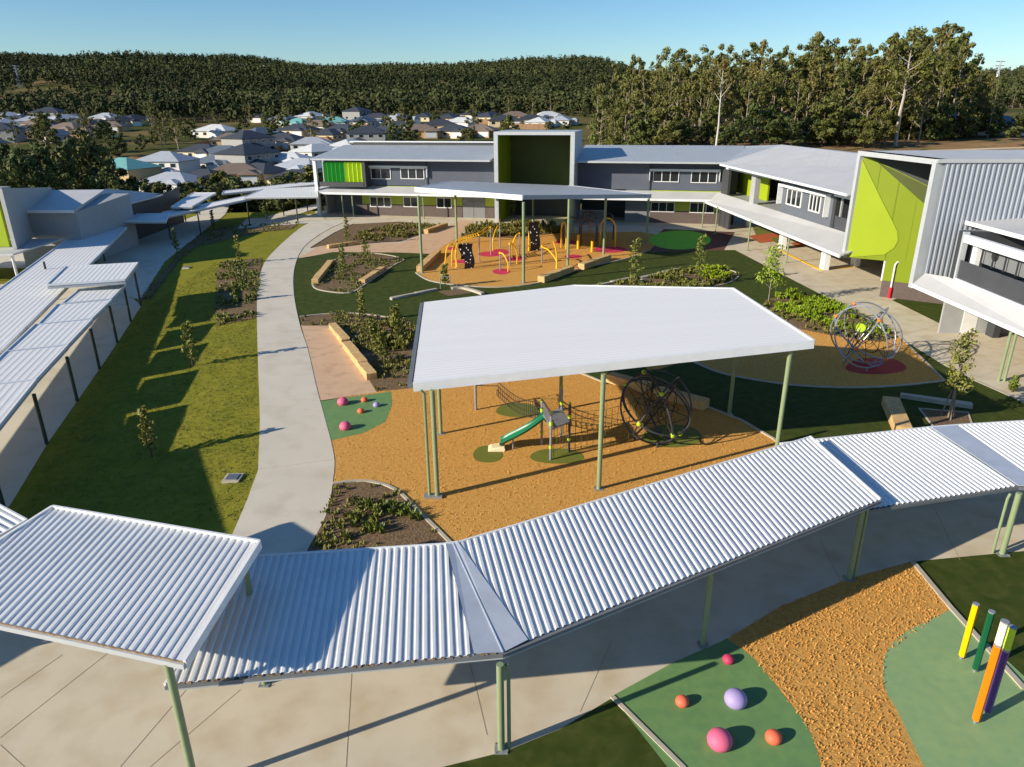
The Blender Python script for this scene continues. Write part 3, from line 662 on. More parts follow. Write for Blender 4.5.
# pencils
def pencil(x, y, h, m, label, r=.085, bands=()):
    q = P(x, y); t = thing('pencil_post', label, 'play post', q, 'pencil posts on the right-hand green mat')
    mb = MB(); mb.tube([(q[0],q[1],.12),(q[0],q[1],h-(.75 if bands else .04))], r, 6); build('shaft', mb, m, t)
    mb = MB(); mb.lathe((q[0],q[1],0), [(.05,0),(.05,.05),(r*.95,.13)], 6); build('tip', mb, steel, t)
    if bands:
        mb = MB(); mb.tube([(q[0],q[1],h-.75),(q[0],q[1],h-.69)], r*1.02, 6); build('band', mb, steel, t)
        mb = MB(); mb.tube([(q[0],q[1],h-.69),(q[0],q[1],h-.04)], r*.98, 6); build('eraser_end', mb, bands[0], t)
    mb = MB(); mb.tube([(q[0],q[1],h-.04),(q[0],q[1],h)], r*1.04, 10); build('cap', mb, steel, t)
c_ye = mat('pencil_yellow', srgb(250,190,0), .4, 0, .03); c_gr = mat('pencil_green', srgb(10,84,52), .4, 0, .03); c_or = mat('pencil_orange', srgb(246,122,10), .4, 0, .03); c_pu = mat('pencil_purple', srgb(82,44,128), .4, 0, .03)
c_iv = mat('pencil_ivory', srgb(232,222,196), .4, 0, .03); c_li = mat('pencil_lime', srgb(196,222,60), .4, 0, .03)
pencil(961,659,1.95,c_ye,'yellow pencil-shaped post, leftmost on the green mat'); pencil(974.5,672,2.1,c_gr,'dark green pencil-shaped post behind the orange one')
pencil(975,723,3.25,c_or,'orange pencil-shaped post with an ivory upper end',.095,(c_iv,)); pencil(986.5,714.5,2.85,c_pu,'purple pencil-shaped post with a lime green upper end',.09,(c_li,))
pencil(1034,700,2.4,c_ye,'yellow pencil-shaped post beyond the right edge, throwing its shadow on the mat')
# rope globe climbers
def ring_pts(c, r, nrm, n=36, a0=0, a1=2*pi):
    nrm = np.array(nrm, float); nrm /= np.linalg.norm(nrm); a = np.cross(nrm, (0,0,1)); 
    if np.linalg.norm(a) < .05: a = np.array([1.,0,0])
    a /= np.linalg.norm(a); b = np.cross(nrm, a); c = np.array(c)
    k = n if a1-a0 > 6.2 else n+1
    return [c + r*(a*cos(a0+(a1-a0)*i/n) + b*sin(a0+(a1-a0)*i/n)) for i in range(k)]
def globe(name, c, r, label, tube_m, knot_m, net_m, disc=None, legs=()):
    t = thing(name, label, 'climbing globe', (c[0], c[1], 0))
    nrms = [(.15,-1,.45),(1,.2,.3),(-.8,.5,.5),(.6,.8,.3),(.3,-.4,.85)]
    for q in nrms: 
        mb = MB(); mb.tube(ring_pts(c, r, q), .045, 8, True); build('hoop', mb, tube_m, t, smooth=True)
    pts = [];
    for i in range(len(nrms)):
        for j in range(i):
            x = np.cross(nrms[i], nrms[j]); x = x/np.linalg.norm(x)
            pts += [np.array(c)+r*x, np.array(c)-r*x]
    pts.sort(key=lambda p: p[2]); sel = pts[::3]
    for p in sel[:10]: mb = MB(); mb.ball(p, .12, 10, 6); build('connector', mb, knot_m, t, smooth=True)
    mb = MB(); cc = np.array(c) + (0,0,.1)
    for p in pts[::2]: mb.tube([p, cc], .018, 5)
    hubs = []
    for s_ in (.35,.62):
        for q in ((1,.2,.3),(-.3,1,.2),(.2,.2,1)):
            mb.tube(ring_pts(cc, r*s_, q, 14), .018, 5, True)
    for i in range(len(pts)-3): 
        if i % 2 == 0: mb.tube([pts[i]*.98+cc*.02, pts[(i*7+5) % len(pts)]*.6+cc*.4], .016, 5)
    build('rope_net', mb, net_m, t)
    for lx_, ly_ in legs:
        mb = MB(); a = (c[0]+lx_, c[1]+ly_, 0); dz = math.sqrt(max(.05, r*r-lx_**2-ly_**2)); mb.tube([a, (a[0], a[1], c[2]-dz*.98)], .05, 8); build('leg', mb, tube_m, t, smooth=True)
    if disc:
        mb = MB(); q = np.array(c)+disc[0]; mb.tube([q-np.array((.02,.04,0)), q+np.array((.02,.04,0))], disc[1], 20); build('seat_disc', mb, knot_m if len(disc) < 3 else disc[2], t)
        mb = MB(); mb.tube([q, np.array(c)+np.array((-r*.8,-r*.3,-r*.5))], .04, 8); mb.tube([q, np.array(c)+np.array((r*.55,r*.2,r*.75))], .04, 8); build('spar', mb, steel, t, smooth=True)
lime_k = mat('connector_lime', srgb(176,206,40), .5, 0, .05); or_k = mat('connector_orange', srgb(240,120,20), .5, 0, .05)
rope_d = mat('rope_dark', srgb(52,50,44), .9, 0, .1); gal_l = mat('tube_grey', srgb(150,152,160), .35, .3, .05)
hoop_d = mat('hoop_dark', srgb(70,70,78), .4, .2, .05)
q = P(655, 443); globe('rope_globe', (q[0], q[1]+.3, 1.75), 1.72, 'dark tube climbing globe with lime knots under the white shelter roof', hoop_d, lime_k, rope_d, None, ((-.9,0),(.9,.2),(0,-.8)))
q = P(862, 368); globe('rope_globe', (q[0], q[1]+.3, 2.0), 1.98, 'grey tube climbing globe with orange knots and a lime disc beside the right-hand path', gal_l, or_k, rope_d, ((-.5,-.3,.55),.26,lime_k), ((-1,0),(1,.2),(0,-.9)))
# slide tower
tw = P(553, 457); t = thing('slide_tower', 'small grey climbing tower with a green slide, rope bridge and net, under the white shelter', 'slide', tw)
c4 = [P(550.5,460), P(541.6,445), P(568.8,452), P(561,437)]; dz_ = 1.55
for i, q in enumerate(c4):
    mb = MB(); mb.tube([(q[0],q[1],0),(q[0],q[1],(2.35,2.25,2.45,2.6)[i])], .06, 10); o = build('post', mb, gal_l if i != 2 else hoop_d, t, smooth=True)
    mb = MB(); mb.ball((q[0],q[1],(2.35,2.25,2.45,2.6)[i]), .07, 10, 6); build('post_cap', mb, lime_k, o, smooth=True)
    mb = MB(); mb.tube([(q[0],q[1],1.72),(q[0],q[1],1.9)], .085, 8); build('clamp', mb, lime_k, o); mb = MB(); mb.tube([(q[0],q[1],.6),(q[0],q[1],.72)], .08, 8); build('clamp', mb, lime_k, o)
mb = MB(); mb.prism([(c4[i][0], c4[i][1], dz_) for i in (1,0,2,3)], .08); build('deck', mb, gal_l, t)
mb = MB()
for k in range(9):
    p = lerp(c4[0], c4[1], k/8); mb.tube([(p[0],p[1],dz_+.1),(p[0],p[1],dz_+.8)], .02, 5)
for z in (.1,.8): mb.tube([(c4[0][0],c4[0][1],dz_+z),(c4[1][0],c4[1][1],dz_+z)], .03, 6)
build('side_rail', mb, gal_l, t)
# slide chute: open U section swept from the deck down to the mat
sa = np.array((c4[0][0]*.35+c4[1][0]*.65-.05, c4[0][1]*.35+c4[1][1]*.65, dz_)); sb = np.array(P(500,449))
mb = MB(); secs = []; n = 16
for i in range(n+1):
    s_ = i/n; p = sa*(1-s_)+sb*s_; z = dz_*(1-s_)**1.15*(1-.10*sin(pi*s_)) + .22 + .05*sin(pi*s_*2); z = .2+(dz_-.15)*(1-s_)**1.1 if s_ < .85 else .2+(dz_-.15)*(.15**1.1)*((1-s_)/.15)**1.6
    dv = sb-sa; l = math.hypot(dv[0], dv[1]); nx, ny = -dv[1]/l, dv[0]/l; wob = .12*sin(pi*s_*1.5)
    row = []
    for a in range(9):
        g = pi*a/8; off = -.34*cos(g); hh = .24*(1-sin(g))
        row.append((p[0]+nx*(off+wob), p[1]+ny*(off+wob), z+hh))
    for a in range(8,-1,-1):
        g = pi*a/8; off = -.37*cos(g); hh = .24*(1-sin(g))-.03
        row.append((p[0]+nx*(off+wob), p[1]+ny*(off+wob), z+hh-(0)))
    secs.append(row)
k = len(secs[0]); mb.v = [v for r in secs for v in r]; mb.f = [(i*k+j, (i+1)*k+j, (i+1)*k+(j+1)%k, i*k+(j+1)%k) for i in range(n) for j in range(k)]; mb.f += [tuple(range(k)), tuple(n*k+j for j in range(k-1,-1,-1))]; mb.m = [0]*len(mb.f)
build('slide_chute', mb, mat('slide_green', srgb(6,104,70), .35, 0, .05), t, smooth=True)
mb = MB(); e = sb; mb.hexa([(e[0]-.55,e[1]-.32,.02),(e[0]+.25,e[1]-.32,.02),(e[0]+.25,e[1]+.32,.02),(e[0]-.55,e[1]+.32,.02)], [(e[0]-.4,e[1]-.22,.16),(e[0]+.2,e[1]-.25,.22),(e[0]+.2,e[1]+.25,.22),(e[0]-.4,e[1]+.22,.16)]); build('slide_foot', mb, mat('slide_cream', srgb(226,206,166), .6, 0, .05), t)
mb = MB(); p = sa*.3+sb*.7; mb.tube([(p[0],p[1],0),(p[0],p[1],.5)], .04, 8); build('slide_leg', mb, gal_l, t, smooth=True)
# anchor posts, rope bridge, net wall
ap = P(476,410); mb = MB(); mb.tube([(ap[0],ap[1],0),(ap[0],ap[1],1.5)], .07, 10); tag(build('anchor_post', mb, [gal_l], smooth=True), 'short grey anchor post holding the left end of the rope bridge', 'post')
b0 = P(497,408); b0 = (b0[0], b0[1], .9); b1 = (c4[1][0], c4[1][1], 1.5); mb = MB()
for side in (-.35,.35):
    for zz in (0,.55): mb.tube([(lerp(b0,b1,i/10)[0], lerp(b0,b1,i/10)[1]+side, lerp(b0,b1,i/10)[2]+zz-.35*sin(pi*i/10)) for i in range(11)], .022, 5)
    for i in range(1,22):
        p = lerp(b0,b1,i/22); s_ = -.35*sin(pi*i/22); mb.tube([(p[0],p[1]+side,p[2]+s_),(p[0],p[1]+side,p[2]+s_+.55)], .012, 4)
for i in range(23):
    p = lerp(b0,b1,i/22); s_ = -.35*sin(pi*i/22); mb.tube([(p[0],p[1]-.35,p[2]+s_),(p[0],p[1]+.35,p[2]+s_)], .016, 4)
mb.tube([(ap[0],ap[1],1.4), (b0[0],b0[1]-.35,b0[2]+.5)], .02, 5); mb.tube([(ap[0],ap[1],1.35), (b0[0],b0[1]+.35,b0[2]+.5)], .02, 5)
build('rope_bridge', mb, rope_d, t)
mb = MB(); n0 = c4[2]; n1 = P(628,443); n1 = (n1[0], n1[1], 0)
for i in range(11):
    p = lerp((n0[0],n0[1],0), n1, i/10); mb.tube([(p[0],p[1],.05),(p[0],p[1],2.1-.25*sin(pi*i/10))], .012, 4)
for z in (.15,.5,.85,1.2,1.55,1.9):
    mb.tube([(lerp(n0,n1,i/10)[0], lerp(n0,n1,i/10)[1], z*(1+.1*(1-sin(pi*i/10)))) for i in range(11)], .012, 4)
for i in range(1,6):
    p, q = lerp((c4[2][0],c4[2][1],0), (c4[0][0],c4[0][1],0), i/6), 0; mb.tube([(p[0],p[1],.1),(p[0],p[1],dz_)], .012, 4)
for z in (.4,.75,1.1): mb.tube([(c4[2][0],c4[2][1],z),(c4[0][0],c4[0][1],z)], .012, 4)
build('climbing_net', mb, mat('rope_khaki', srgb(96,94,50), .9, 0, .1), t)
# yellow climbing frame in the far pit
q0 = P(500,262); t = thing('climbing_course', 'yellow tubular climbing course with rails and a black hold panel in the far pit', 'climbing frame', q0)
def gp(x, y, z=0): a = P(x, y); return (a[0], a[1], z)
for x, y, h in ((479.5,262,2.7),(491,255,2.9),(510,266,2.2),(519.5,256.5,2.4),(500.3,270.5,1.7),(542,263,1.7),(500,248,3.1),(529,251,2.6)):
    mb = MB(); a = gp(x, y); mb.tube([a, (a[0],a[1],h)], .07, 8); o = build('post', mb, gal_l, t, smooth=True)
    mb = MB(); mb.ball((a[0],a[1],h), .13, 8, 5); build('post_cap', mb, yel, o, smooth=True)
def yrail(pts, r=.06):
    mb = MB(); mb.tube(curve(pts, 4, False), r, 7); build('rail', mb, yel, t, smooth=True)
yrail([gp(456,268,0), gp(456.5,268,1.8), gp(462,264,2.4), gp(479.5,262,2.7), gp(491,255,2.9)]); yrail([gp(452,266,0), gp(453,266,1.6), gp(460,261,2.3), gp(478,258,2.6), gp(489,252,2.8)])
mb = MB()
for i in range(9):
    a = lerp(gp(460,266,2.25), gp(479.5,262,2.7), i/8); b = lerp(gp(460,261,2.3), gp(478,258,2.6), i/8); mb.tube([a, b], .04, 6)
build('rungs', mb, yel, t)
for c in ((500.3,270.5,508,272,1.7),(510,266,517,264,2.2),(519.5,256.5,512,258,2.4),(542,263,556,268,1.6),(500,248,493,251,2.5)):
    a = gp(c[0], c[1], c[4]); b = gp(c[2], c[3], 0); yrail([a, lerp(a, b, .45)[:2]+(c[4]*.95,), (b[0], b[1], c[4]*.5), b])
yrail([gp(553,258,1.7), gp(556,268,1.6), gp(557,276,.2)]); yrail([gp(445,266,0),gp(448,266,1.9),gp(455,265,1.9),gp(457,267,0)])
hold_m = mat('hold_white', (.7,.7,.7), .5)
def panel(t, a, b, z0, z1, label=None):
    mb = MB(); n_ = 5; L_ = []
    for i in range(n_+1):
        s_ = i/n_; p = lerp(a, b, s_*.0); z = z0+(z1-z0)*s_; wv = .12*sin(s_*6); wd = .8+.2*s_
        L_.append([(a[0]*(1-0)-.45*wd+wv, a[1]-.3*wd, z), (b[0]+wv, b[1], z)])
    for i in range(n_):
        A_, B_ = L_[i], L_[i+1]; mb.hexa([A_[0], A_[1], (A_[1][0],A_[1][1]+.08,A_[1][2]), (A_[0][0],A_[0][1]+.08,A_[0][2])], [B_[0], B_[1], (B_[1][0],B_[1][1]+.08,B_[1][2]), (B_[0][0],B_[0][1]+.08,B_[0][2])])
    o = build('hold_panel', mb, black_m, t)
    mb = MB(); r_ = random.Random(3)
    for i in range(14):
        s_, u_ = r_.random(), r_.random(); k_ = min(n_-1, int(s_*n_)); A_ = L_[k_]; z = z0+(z1-z0)*s_
        mb.ball((A_[0][0]+(A_[1][0]-A_[0][0])*(.1+.8*u_), A_[0][1]+(A_[1][1]-A_[0][1])*(.1+.8*u_)-.03, z), .06, 6, 4)
    build('holds', mb, hold_m, o)
a = gp(468,269.5); panel(t, a, (a[0]+.55, a[1]+.2), .1, 2.5); a = gp(464.5,268); panel(t, a, (a[0]+.55, a[1]+.2), .9, 2.4)
t = thing('climbing_arches', 'dark hooped net climber with yellow legs at the right end of the far pit', 'climbing frame', gp(575,246))
a = gp(533,251.5); panel(t, a, (a[0]+.7, a[1]+.2), .1, 3.2)
mb = MB(); mb.tube([gp(529,251), gp(529,251,3.2)], .08, 8); build('post', mb, yel, t, smooth=True)
def arch(x0, x1, y, h, m, dy=0):
    a, b = gp(x0, y), gp(x1, y+dy); mb = MB()
    pts = [a] + [(a[0]*(.5+.5*cos(g))+b[0]*(.5-.5*cos(g)), a[1]*(.5+.5*cos(g))+b[1]*(.5-.5*cos(g)), h*.62+h*.38*sin(g)) for g in [pi*i/8 for i in range(9)]] + [b]
    mb.tube(pts, .08, 8); build('arch', mb, m, t, smooth=True); return pts
arch(563,580,246,3.3,hoop_d,1.5); pa = arch(581,597,246,3.4,hoop_d,1.5); pb = arch(579,596,240,3.4,hoop_d,1.5); arch(600,615,245,3.1,yel,2); arch(603,613,240,3.1,hoop_d)
arch(561,566,248,2.9,yel,1)
mb = MB()
for i in range(len(pa)): mb.tube([pa[i], pb[i]], .03, 5)
for i in range(1,5):
    mb.tube([lerp(pa[0], pa[-1], i/5), lerp(pa[5], pa[5], 0)[:2]+(3.0,)], .025, 5)
for z in (.6,1.2,1.8,2.4): mb.tube([pa[0][:2]+(z,), pa[-1][:2]+(z,)], .03, 5); mb.tube([pb[0][:2]+(z,), pb[-1][:2]+(z,)], .03, 5)
build('net', mb, mat('rope_tan', srgb(130,100,40), .9, 0, .1), t)
for x, y, h in ((592,252,1.2),(578,249,1.6)):
    mb = MB(); a = gp(x, y); mb.tube([a, (a[0],a[1],h)], .14, 8); build('bollard', mb, yel, t, smooth=True)
# ------------------------------------------------------------------ buildings
class Face:
    """a vertical wall plane through two ground points; pieces on it are given by where they are seen"""
    def __init__(s, a, b):
        s.a = np.array(a[:2], float); s.b = np.array(b[:2], float); d = s.b-s.a; s.L = np.linalg.norm(d); s.d = d/s.L; s.n = np.array([s.d[1], -s.d[0]])   # n points outwards when a->b runs left to right
    def at(s, px, py, out=0.0):
        a = s.a+s.n*out; b = s.b+s.n*out; p = PV(px, py, a[0], a[1], b[0], b[1]); return float((np.array(p[:2])-a)@s.d), p[2]
    def pt(s, u, z, out=0.0): p = s.a+s.d*u+s.n*out; return (float(p[0]), float(p[1]), z)
    def slab(s, mb, u0, u1, z0, z1, o0, o1):
        f = lambda u, o, z: s.pt(u, z, o)
        return mb.hexa([f(u0,o1,z0), f(u1,o1,z0), f(u1,o0,z0), f(u0,o0,z0)], [f(u0,o1,z1), f(u1,o1,z1), f(u1,o0,z1), f(u0,o0,z1)])
    def rect(s, x0, y0, x1, y1, out=0.0):
        u0, za = s.at(x0, y0, out); _, zb = s.at(x0, y1, out); u1, zc = s.at(x1, y0, out); _, zd = s.at(x1, y1, out)
        return u0, u1, min((zb+zd)/2, (za+zc)/2), max((zb+zd)/2, (za+zc)/2)
def window(F, t, u0, u1, z0, z1, n=3, fr=.09, out=.1, fm=white_p, pm=None, name='window'):
    mb = MB(); F.slab(mb, u0, u1, z1-fr, z1, 0, out); F.slab(mb, u0, u1, z0, z0+fr, 0, out); 
    for i in range(n+1):
        uc = u0+fr/2+(u1-u0-fr)*i/n; F.slab(mb, uc-fr/2, uc+fr/2, z0+fr, z1-fr, 0, out-.004)
    o = build(name, mb, fm, t); mb = MB(); F.slab(mb, u0+.02, u1-.02, z0+.02, z1-.02, .0, .035); build('pane', mb, pm or glass, o); return o
def part(t, name, m, F, *slabs):
    mb = MB()
    for s_ in slabs: F.slab(mb, *s_)
    return build(name, mb, m, t)
WA, WB = (-27.6,109.3), (29.2,96.53)
F = Face(WA, WB); Lb = F.L
FB = thing('school_building', 'long slate two-storey classroom block with lime bands facing down the court', 'school', (*WA, 0))
uof = lambda px, py: F.at(px, py)[0]
uL = 0.0; uP0 = uof(494,180); uP1 = uof(575,180); uR = Lb
# storeys, left wing
u34 = uof(363.5,215)
u_sc = uof(340.5,215) + .0
u_sc = uof(340*.2148+290,215)
part(FB, 'upper_wall', clad, F, (uof(322+35,180), uP0, 4.3, 7.9, -.3, 0))
part(FB, 'upper_wall', clad, F, (uP1, uR-.3, 4.3, 7.9, -.3, 0))
part(FB, 'gutter', fascia_g, F, (-.4, uP0, 7.85, 8.05, 2.2, 2.36)); part(FB, 'gutter', fascia_g, F, (uP1, uR, 7.85, 8.05, 2.2, 2.36))
part(FB, 'soffit', soffit_m, F, (-.3, uP0, 7.86, 7.92, .0, 2.2), (uP1, uR, 7.86, 7.92, 0, 2.2))
# roof: rises to the back
def roof_quad(t, m, F, u0, u1, o0, z0, o1, z1, name='roof', th=.18):
    mb = MB(); mb.hexa([F.pt(u0,z0-th,o0), F.pt(u1,z0-th,o0), F.pt(u1,z1-th,o1), F.pt(u0,z1-th,o1)], [F.pt(u0,z0,o0), F.pt(u1,z0,o0), F.pt(u1,z1,o1), F.pt(u0,z1,o1)]); return build(name, mb, m, t)
roof_quad(FB, roof_far, F, -.5, uP0, 2.35, 8.08, -9.5, 9.35); roof_quad(FB, roof_far, F, uP1, uR+1.5, 2.35, 8.08, -10.5, 9.45)
part(FB, 'clerestory', dark_g, F, (1.0, uP0, 9.1, 9.75, -10.4, -9.52)); part(FB, 'parapet_cap', fascia_w, F, (.4, uP0, 9.76, 9.9, -10.6, -9.4))
roof_quad(FB, roof_far, F, -.5, uP0, -10.6, 9.7, -20, 8.2); roof_quad(FB, roof_far, F, uP1, uR+1.5, -10.52, 9.43, -20, 8.2)
part(FB, 'end_wall', grey_l, F, (-.05, .22, 0, 7.84, -18, -.32)); part(FB, 'back_wall', grey_m, F, (0.3, Lb, 0, 8, -18.4, -18.1))
part(FB, 'corner_frame', fascia_w, F, (-.3, .15, 0, 7.84, 1.6, 2.1))
# coloured fins on the upper verandah
uf0, uf1, zf0, zf1 = F.rect(322.5, 162, 361, 182, 1.9); nf = 9
mb1, mb2 = MB(), MB()
for i in range(nf):
    mb = mb1 if i < 5 else mb2; a = uf0+(uf1-uf0)*i/nf; wd = (uf1-uf0)/nf
    A = F.pt(a+.02, zf0, 1.9); B = F.pt(a+wd*.7, zf0, 1.62); Cc = F.pt(a+wd*.99, zf0, 1.9); mb.hexa([A, B, F.pt(a+wd*.7,zf0,1.57), F.pt(a+.02,zf0,1.85)], [q[:2]+(zf1,) for q in (A, B, F.pt(a+wd*.7,zf0,1.57), F.pt(a+.02,zf0,1.85))])
    mb.hexa([B, Cc, F.pt(a+wd*.99,zf0,1.85), F.pt(a+wd*.705,zf0,1.57)], [q[:2]+(zf1,) for q in (B, Cc, F.pt(a+wd*.99,zf0,1.85), F.pt(a+wd*.705,zf0,1.57))])
build('sun_fins', mb1, fin_g, FB); tag(build('sun_fins', mb2, fin_y, FB), 'yellow-green sun fins')
part(FB, 'verandah_wall', grey_m, F, (.3, uof(356,180), 4.3, 7.5, -.3, -.05)); part(FB, 'verandah_edge', dark_g, F, (.2, uf1+.3, 4.2, zf0-.03, 1.5, 1.9))
part(FB, 'wall_return', dark_g, F, (uf1+.05, uf1+.5, 4.2, 7.8, .02, 1.9))
# windows with hoods
for rc, n in (((361,168,390.5,179),3), ((400.3,168,424,179),3)):
    u0, u1, z0, z1 = F.rect(*rc); window(F, FB, u0, u1, z0, z1, n)
for rc, n in (((653.5,170.5,679.5,182),3), ((691.5,171.3,717.5,183),3)):
    u0, u1, z0, z1 = F.rect(*rc); window(F, FB, u0, u1, z0, z1, n)
for rc in ((358,165.5,427,168), (650.5,169,720,171.2)):
    u0, u1, z0, z1 = F.rect(*rc); part(FB, 'window_hood', fascia_w, F, (u0, u1, z1-.28, z1, .0, .55), (u0-.08, u0, z0-1.2, z1, 0, .5), (u1, u1+.08, z0-1.2, z1, 0, .5))
for px in (364*.2148+290-6, 427.5, 650): 
    u_ = uof(px, 180); part(FB, 'downpipe', dark_g, F, (u_-.06, u_+.06, 4.3, 7.85, .0, .14))
# canopy between the storeys
def canopy(t, F, u0, u1, o, zf, zb, m=roof_far2, name='canopy'):
    mb = MB(); mb.hexa([F.pt(u0,zf-.12,o), F.pt(u1,zf-.12,o), F.pt(u1,zb-.12,.01), F.pt(u0,zb-.12,.01)], [F.pt(u0,zf,o), F.pt(u1,zf,o), F.pt(u1,zb,.01), F.pt(u0,zb,.01)])
    o_ = build(name, mb, m, t); mb = MB(); F.slab(mb, u0, u1, zf-.26, zf+.03, o, o+.1); build('canopy_gutter', mb, fascia_w, o_); return o_
canopy(FB, F, -.2, uP0-.1, 2.6, 3.45, 4.15); canopy(FB, F, uP1+.1, uR-1.2, 2.6, 3.45, 4.15)
for px in (343.5, 353.5, 423.8): 
    u_ = F.at(px, 215, 2.3)[0]; p = F.pt(u_, 0, 2.3); mb = MB(); mb.tube([p, (p[0],p[1],3.3)], .09, 8); build('post', mb, post_m, FB, smooth=True)
# ground floor
g0 = uof(363,210); g1 = uP0-.0
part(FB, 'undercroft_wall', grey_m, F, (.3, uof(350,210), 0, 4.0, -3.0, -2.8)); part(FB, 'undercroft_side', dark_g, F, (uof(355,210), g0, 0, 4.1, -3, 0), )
part(FB, 'lime_band', lime_w, F, (g0, uof(462.3,205), 1.62, 4.2, -.25, 0), (uof(485.3,205), g1, 1.62, 4.2, -.25, 0))
part(FB, 'brick_base', brown_w, F, (g0, uof(462.3,210), 0, 1.6, -.25, .03), (uof(485.3,210), g1, 0, 1.6, -.25, .03))
ud0, ud1 = uof(462.8,212), uof(485,212); part(FB, 'door', grey_m, F, (ud0, (ud0+ud1)/2-.03, 0, 2.3, -.1, -.02), ((ud0+ud1)/2+.03, ud1, 0, 2.3, -.1, -.02)); part(FB, 'door_panel', grey_m, F, (ud0, ud1, 2.34, 4.2, -.2, -.04))
for rc, n in (((369.7,196.7,391,207),3), ((403.3,197,418,207),2), ((436.5,197.5,451.5,208),2)):
    u0, u1, z0, z1 = F.rect(*rc); window(F, FB, u0, u1, z0, z1, n)
# portal
PB = thing('entry_portal', 'grey-framed square portal with a deep dark green recess, central on the long classroom block', 'portal', F.pt(uP0,0,4))
oF = 3.6; u0, zt = F.at(493.5,132,oF); u1, _ = F.at(575,131.5,oF); fw = .55; zt = (zt+F.at(575,131.5,oF)[1])/2
part(PB, 'frame', fascia_g, F, (u0, u0+fw, 0, zt-.4, -4, oF), (u1-fw, u1, 0, zt-.4, -4, oF), (u0, u1, zt-.4, zt, -4, oF))
part(PB, 'lining', lime_d, F, (u0+fw+.01, u0+fw+.07, .02, zt-.42, -3.9, oF-.35)); part(PB, 'back_panel', olive, F, (u0+fw+.08, u1-fw-.08, 4.2, zt-.5, -4, -3.8)); part(PB, 'lining', lime_d, F, (u1-fw-.07, u1-fw-.01, .02, zt-.42, -3.9, oF-.35))
part(PB, 'ceiling', dark_g, F, (u0+fw+.08, u1-fw-.08, zt-.48, zt-.42, -3.7, oF-.35)); part(PB, 'lower_wall', dark_g, F, (u0+fw+.08, u1-fw-.08, 0, 4.1, -4, -3.8)); part(PB, 'bridge', grey_m, F, (u0+fw+.08, u1-fw-.08, 3.6, 4.15, -3.7, 0))
# right wing, ground floor: shaded undercroft, grille, lime wall
r0 = u1+.05; r1 = uof(625,212); r2 = uof(650,212)
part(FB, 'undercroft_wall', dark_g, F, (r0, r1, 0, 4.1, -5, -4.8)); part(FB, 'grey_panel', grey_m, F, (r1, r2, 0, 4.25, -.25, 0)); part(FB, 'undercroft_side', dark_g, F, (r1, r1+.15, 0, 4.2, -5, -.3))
part(FB, 'lime_band', lime_w, F, (r2, uR-.6, 1.62, 4.25, -.25, 0)); part(FB, 'brick_base', brown_w, F, (r2, uR-.6, 0, 1.6, -.25, .03))
for rc, n in (((651,202,675,212),3), ((690,202.5,715,213),3)):
    u0_, u1_, z0, z1 = F.rect(*rc); window(F, FB, u0_, u1_, z0, z1, n)
part(FB, 'corner_wall', dark_g, F, (uR-.6, uR+.3, 0, 7.9, -3, .05))
gr = thing('metal_fence', 'low grey bar fence across the shaded undercroft right of the portal', 'fence', F.pt(r0,0,.5))
mb = MB(); mb2 = MB(); ge = uof(605,213)
F.slab(mb, r0, ge, 1.45, 1.52, .4, .46); F.slab(mb, r0, ge, .12, .18, .4, .46); build('rails', mb, steel, gr)
for i in range(40): uu = r0+(ge-r0)*i/39; F.slab(mb2, uu-.02, uu+.02, .181, 1.449, .41, .45)
build('bars', mb2, steel, gr)
# ------------------------------------------------------------------ right-hand block
xw = lambda y: 27.3+(96.5-y)*.087
G = Face((xw(96.0),96.0), (xw(60.5),60.5))      # left to right as seen
RB = thing('school_building', 'slate and white classroom block running down the right side with a long white canopy', 'school', (28,80,0))
GL = G.L
eA, eB = (26.2,93.3,8.0), (27.8,60.75,8.0)
def ug(px, py, o=0): return G.at(px, py, o)[0]
rg0, rg1 = PY(781.8,144.6,98), (39.0,58,9.9)
mb = MB(); mb.hexa([(eA[0],eA[1],7.85),(eB[0],eB[1],7.85),(39,60.7,9.7),(rg0[0],rg0[1],rg0[2]-.15)], [eA, eB, (39,60.7,9.9), rg0]); build('roof', mb, roof_far2, RB)
mb = MB(); mb.hexa([(rg0[0],rg0[1],rg0[2]-.15),(39,60.7,9.7),(52,60.7,8),(52,100,8)], [rg0, (39,60.7,9.9), (52,60.7,8.2), (52,100,8.2)]); build('roof', mb, roof_far2, RB)
mb = MB(); q = F.pt(uR+1.6,9.4,-10.4); mb.add([eA, rg0, q, (F.pt(uR+1.4,8.1,2.3))], [(0,1,2,3)]); mb.add([(v[0],v[1],v[2]-.12) for v in mb.v[:4]], [(3,2,1,0)]); build('roof_valley', mb, roof_far, RB)
mb = MB(); mb.beam((eA[0]-.05,eA[1],7.9), (eB[0]-.05,eB[1],7.9), .14, .22); build('gutter', mb, fascia_w, RB)
z1f, z1t = 3.9, 7.75
def gs(px0, px1, pyc, z0, z1, o0, o1, m, name): return part(RB, name, m, G, (ug(px0,pyc), ug(px1,pyc+8), z0, z1, o0, o1))
part(RB, 'floor_slab', grey_l, G, (0, GL, 3.55, 3.95, -16, -.02)); part(RB, 'back_wall', grey_m, G, (0, GL, 0, 7.9, -16.3, -16)); 
part(RB, 'header_beam', fascia_w, G, (ug(727,168), ug(786,188), 7.25, 7.84, -.3, .1))
part(RB, 'corner_wall', dark_g, G, (.0, ug(728,185), 0, 7.84, -.3, .0))
part(RB, 'lime_panel', lime, G, (-2.5, ug(743,196), 3.96, 6.6, -3.2, -3.0)); part(RB, 'recess_wall', interior_shade, G, (-6, ug(800,210), 3.96, 7.7, -5.2, -5.0))
part(RB, 'pier', grey_l, G, (ug(750.5,190), ug(754.5,192), 3.96, 7.24, -.6, .02)); 
